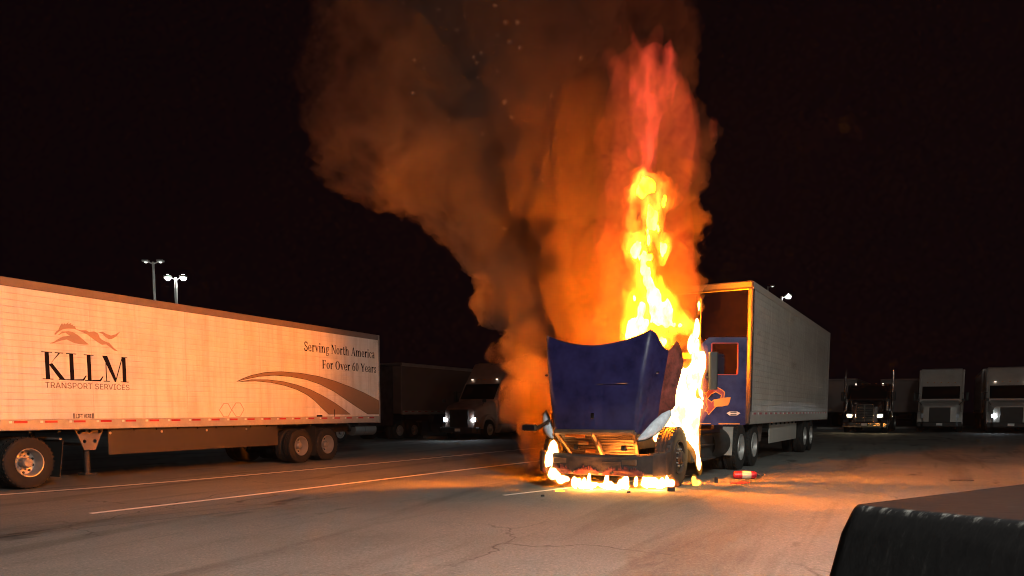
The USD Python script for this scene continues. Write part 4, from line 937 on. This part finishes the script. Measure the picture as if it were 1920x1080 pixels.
flame('white hot flame between the open door and the front wheel', [
    (1290, 665, 13.25, 14, 36), (1284, 720, 13.2, 22, 46), (1292, 757, 13.2, 30, 40), (1288, 795, 13.15, 24, 36), (1302, 825, 13.1, 12, 40), (1304, 860, 13.1, 7, 24), (1248, 815, 13.0, 16, 12), (1268, 800, 13.0, 16, 16)] + licks(1300, 850, 1284, 660, 13.1, 13.3, 14, 9, 26, 7), SH_Y, CORE_W, seed=5, core_at=.3, amp=.7, freq=4.5, h=.035, hs=.6)
flame('thin flame climbing beside the open door', [
    (1311, 575, 13.6, 5, 18), (1308, 620, 13.6, 7, 26), (1301, 645, 13.5, 8, 22), (1314, 680, 13.4, 10, 30), (1308, 700, 13.4, 9, 22)], SH_Y, CORE_W, amp=.5, freq=5, h=.03, seed=6, core_at=.3, hs=.4, wamp=.3)
flame('low flame licking the ground under the bumper', [
    (1108, 910, 12.33, 34, 8), (1150, 913, 12.3, 30, 5), (1225, 908, 12.1, 30, 8)] + licks(1076, 914, 1180, 916, 12.4, 12.3, 22, 7, 13, 2) + licks(1186, 914, 1262, 911, 12.2, 12.0, 15, 7, 13, 5), SH_Y, CORE_G, amp=.6, freq=7, h=.022, seed=9, core_at=.3, hs=.35, wamp=.14)
flame('small flame curling around the far front wheel', [
    (1044, 842, 12.9, 9, 20), (1036, 866, 12.9, 11, 20), (1040, 888, 12.8, 12, 15), (1056, 899, 12.7, 16, 8)], SH_Y, CORE_W, amp=.5, freq=6, h=.025, seed=12, core_at=.25, hs=.35, wamp=.2)
flame('tiny puddle flame on the asphalt at the bumper left', [(1048, 921, 12.2, 11, 5)], SH_Y, CORE_Y, amp=.4, freq=6, h=.02, seed=13, core_at=.25, hs=.3, wamp=.15)
flame('tiny puddle flame behind the near front wheel', [(1303, 905, 12.75, 9, 7), (1299, 898, 12.75, 5, 10)], SH_Y, CORE_Y, amp=.4, freq=6, h=.02, seed=14, core_at=.25, hs=.3, wamp=.15)

# ------------------------------------------------------------------ smoke
SM = [(1210, 640, 15.6, 62), (1228, 560, 15.7, 88), (1222, 480, 15.8, 80), (1222, 400, 15.8, 78), (1230, 320, 15.8, 86), (1226, 240, 15.8, 96), (1205, 170, 15.8, 100), (1190, 90, 15.8, 100), (1170, 10, 15.9, 120), (1160, -90, 16.0, 130),
      (1130, 620, 16.0, 80), (1120, 540, 16.1, 85), (1115, 450, 16.2, 95), (1100, 350, 16.3, 125), (1080, 240, 16.4, 140), (1060, 140, 16.5, 150), (1040, 40, 16.6, 160),
      (1012, 880, 13.9, 30), (1004, 830, 14.3, 38), (1000, 770, 14.8, 44), (990, 710, 15.4, 50), (1000, 650, 15.9, 58), (1018, 590, 16.2, 66), (985, 545, 16.4, 78), (985, 480, 16.6, 84), (955, 430, 16.8, 100), (905, 370, 16.9, 110), (860, 310, 17.0, 130), (790, 275, 17.0, 130), (720, 235, 17.1, 130), (655, 200, 17.2, 90), (840, 200, 17.2, 180), (940, 290, 17.0, 165), (760, 130, 17.3, 160), (900, 90, 17.4, 180), (690, 70, 17.5, 110), (800, -20, 17.5, 190), (960, -40, 17.5, 190)]
SM = [(px, py, Y + (.4 if k < 17 else 2.0 * min(max((820 - py) / 260, 0), 1)), r) for k, (px, py, Y, r) in enumerate(SM)]
SC = np.array([at(px, py, Y) for px, py, Y, r in SM]); SR = np.array([r / FPX * Y for px, py, Y, r in SM])
def smoke_field(P):
    s = np.full(len(P), -9.0)
    n = meshkit.fbm(P * 1.1, 5, 21) - .5
    bil = np.abs(meshkit.fbm(P * 2.6 + 9, 3, 33) - .5)
    for c, r in zip(SC, SR):
        s = np.maximum(s, r - np.sqrt(((P - c) ** 2).sum(1)))
    return s + 1.2 * n + .8 * (.17 - bil) + .5 * (meshkit.noise(P * 4.3, 51) - .5) * .45
lo, hi = (SC - SR[:, None]).min(0) - .5, (SC + SR[:, None]).max(0) + .5
lo[2] = ground_z(0) + .05
smoke_mat = usdkit.material(stage, L('smoke'), {
    "g": ("geometry", {}), "s": ("separate_xyz", {}),
    "n": ("noise_texture", {"scale": 0.9, "detail": 5.0, "roughness": .6, "distortion": .8}),
    "nr": ("map_range", {"from_min": .38, "from_max": .64, "to_min": .05, "to_max": 2.6, "clamp": True}),
    "zf": ("map_range", {"from_min": 3.2, "from_max": 9.2, "to_min": 1.0, "to_max": .12, "clamp": True}),
    "xf": ("map_range", {"from_min": -6.0, "from_max": -1.0, "to_min": .1, "to_max": 1.0, "clamp": True}),
    "m1": ("math", {"math_type": "multiply"}), "m2": ("math", {"math_type": "multiply"}), "m3": ("math", {"math_type": "multiply", "value2": 1.0}),
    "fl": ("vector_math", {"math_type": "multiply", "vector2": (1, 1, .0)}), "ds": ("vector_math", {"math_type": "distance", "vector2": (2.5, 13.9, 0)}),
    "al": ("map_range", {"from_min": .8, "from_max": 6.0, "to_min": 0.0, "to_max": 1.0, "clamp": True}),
    "cc": ("mix_color", {"a": (.125, .055, .032), "b": (.60, .49, .40)}),
    "v": ("principled_volume", {"anisotropy": .15})},
    [("g.position", "s.vector"), ("g.position", "n.vector"), ("n.fac", "nr.value"), ("s.z", "zf.value"), ("s.x", "xf.value"), ("nr.result", "m1.value1"), ("zf.result", "m1.value2"), ("m1.value", "m2.value1"), ("xf.result", "m2.value2"), ("m2.value", "m3.value1"), ("m3.value", "v.density"),
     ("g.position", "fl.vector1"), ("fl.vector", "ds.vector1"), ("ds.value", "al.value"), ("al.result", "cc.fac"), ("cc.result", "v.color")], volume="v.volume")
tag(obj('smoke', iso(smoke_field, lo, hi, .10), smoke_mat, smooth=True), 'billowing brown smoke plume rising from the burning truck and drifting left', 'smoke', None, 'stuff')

# ------------------------------------------------------------------ sparks
SP = [(982, 2), (928, 10), (823, 18), (871, 30), (971, 42), (948, 42), (857, 56), (932, 66), (955, 78), (974, 90), (902, 99), (888, 107), (893, 117), (777, 113), (794, 128), (932, 134), (860, 148), (896, 145), (796, 150), (774, 174), (842, 225), (946, 191), (998, 168), (1034, 180), (1110, 185), (1092, 202), (1068, 205), (1009, 222), (1064, 244), (1041, 259), (1134, 132), (1088, 108), (953, 302), (1029, 290), (1020, 308), (1017, 338), (883, 402), (945, 428), (726, 318), (1296, 343), (1316, 342), (756, 5), (1108, 40), (960, 220), (905, 250), (1000, 120), (1052, 320)]
for k, (px, py) in enumerate(SP):
    Y = 12.9 + .5 * random.random(); c = at(px, py, Y); r = .0026 + .0035 * random.random() ** 2; ln = 1 + 3.2 * random.random() ** 2
    m = trimesh.creation.icosphere(1, r); m.apply_scale([1, 1, ln]); m = rot_about(m, [0, 1, 0], random.uniform(-40, 40)); m.apply_translation(c)
    tag(obj('flying_spark', m, M['spark']), 'tiny glowing spark flying in front of the smoke', 'spark', 'sparks flying in the smoke')

# ------------------------------------------------------------------ thin haze over the whole lot, added for glow around fire and lamps
hz = trimesh.creation.box([1040, 1010, 24.0]); hz.apply_translation([0, 410, 11.0])
haze_mat = usdkit.material(stage, L('haze'), {"v": ("principled_volume", {"color": (.8, .72, .7), "density": .0001, "anisotropy": .0})}, volume="v.volume")
tag(obj('haze', hz, haze_mat), 'thin haze added over the lot for glow around fire and lamps', None, None, 'stuff')
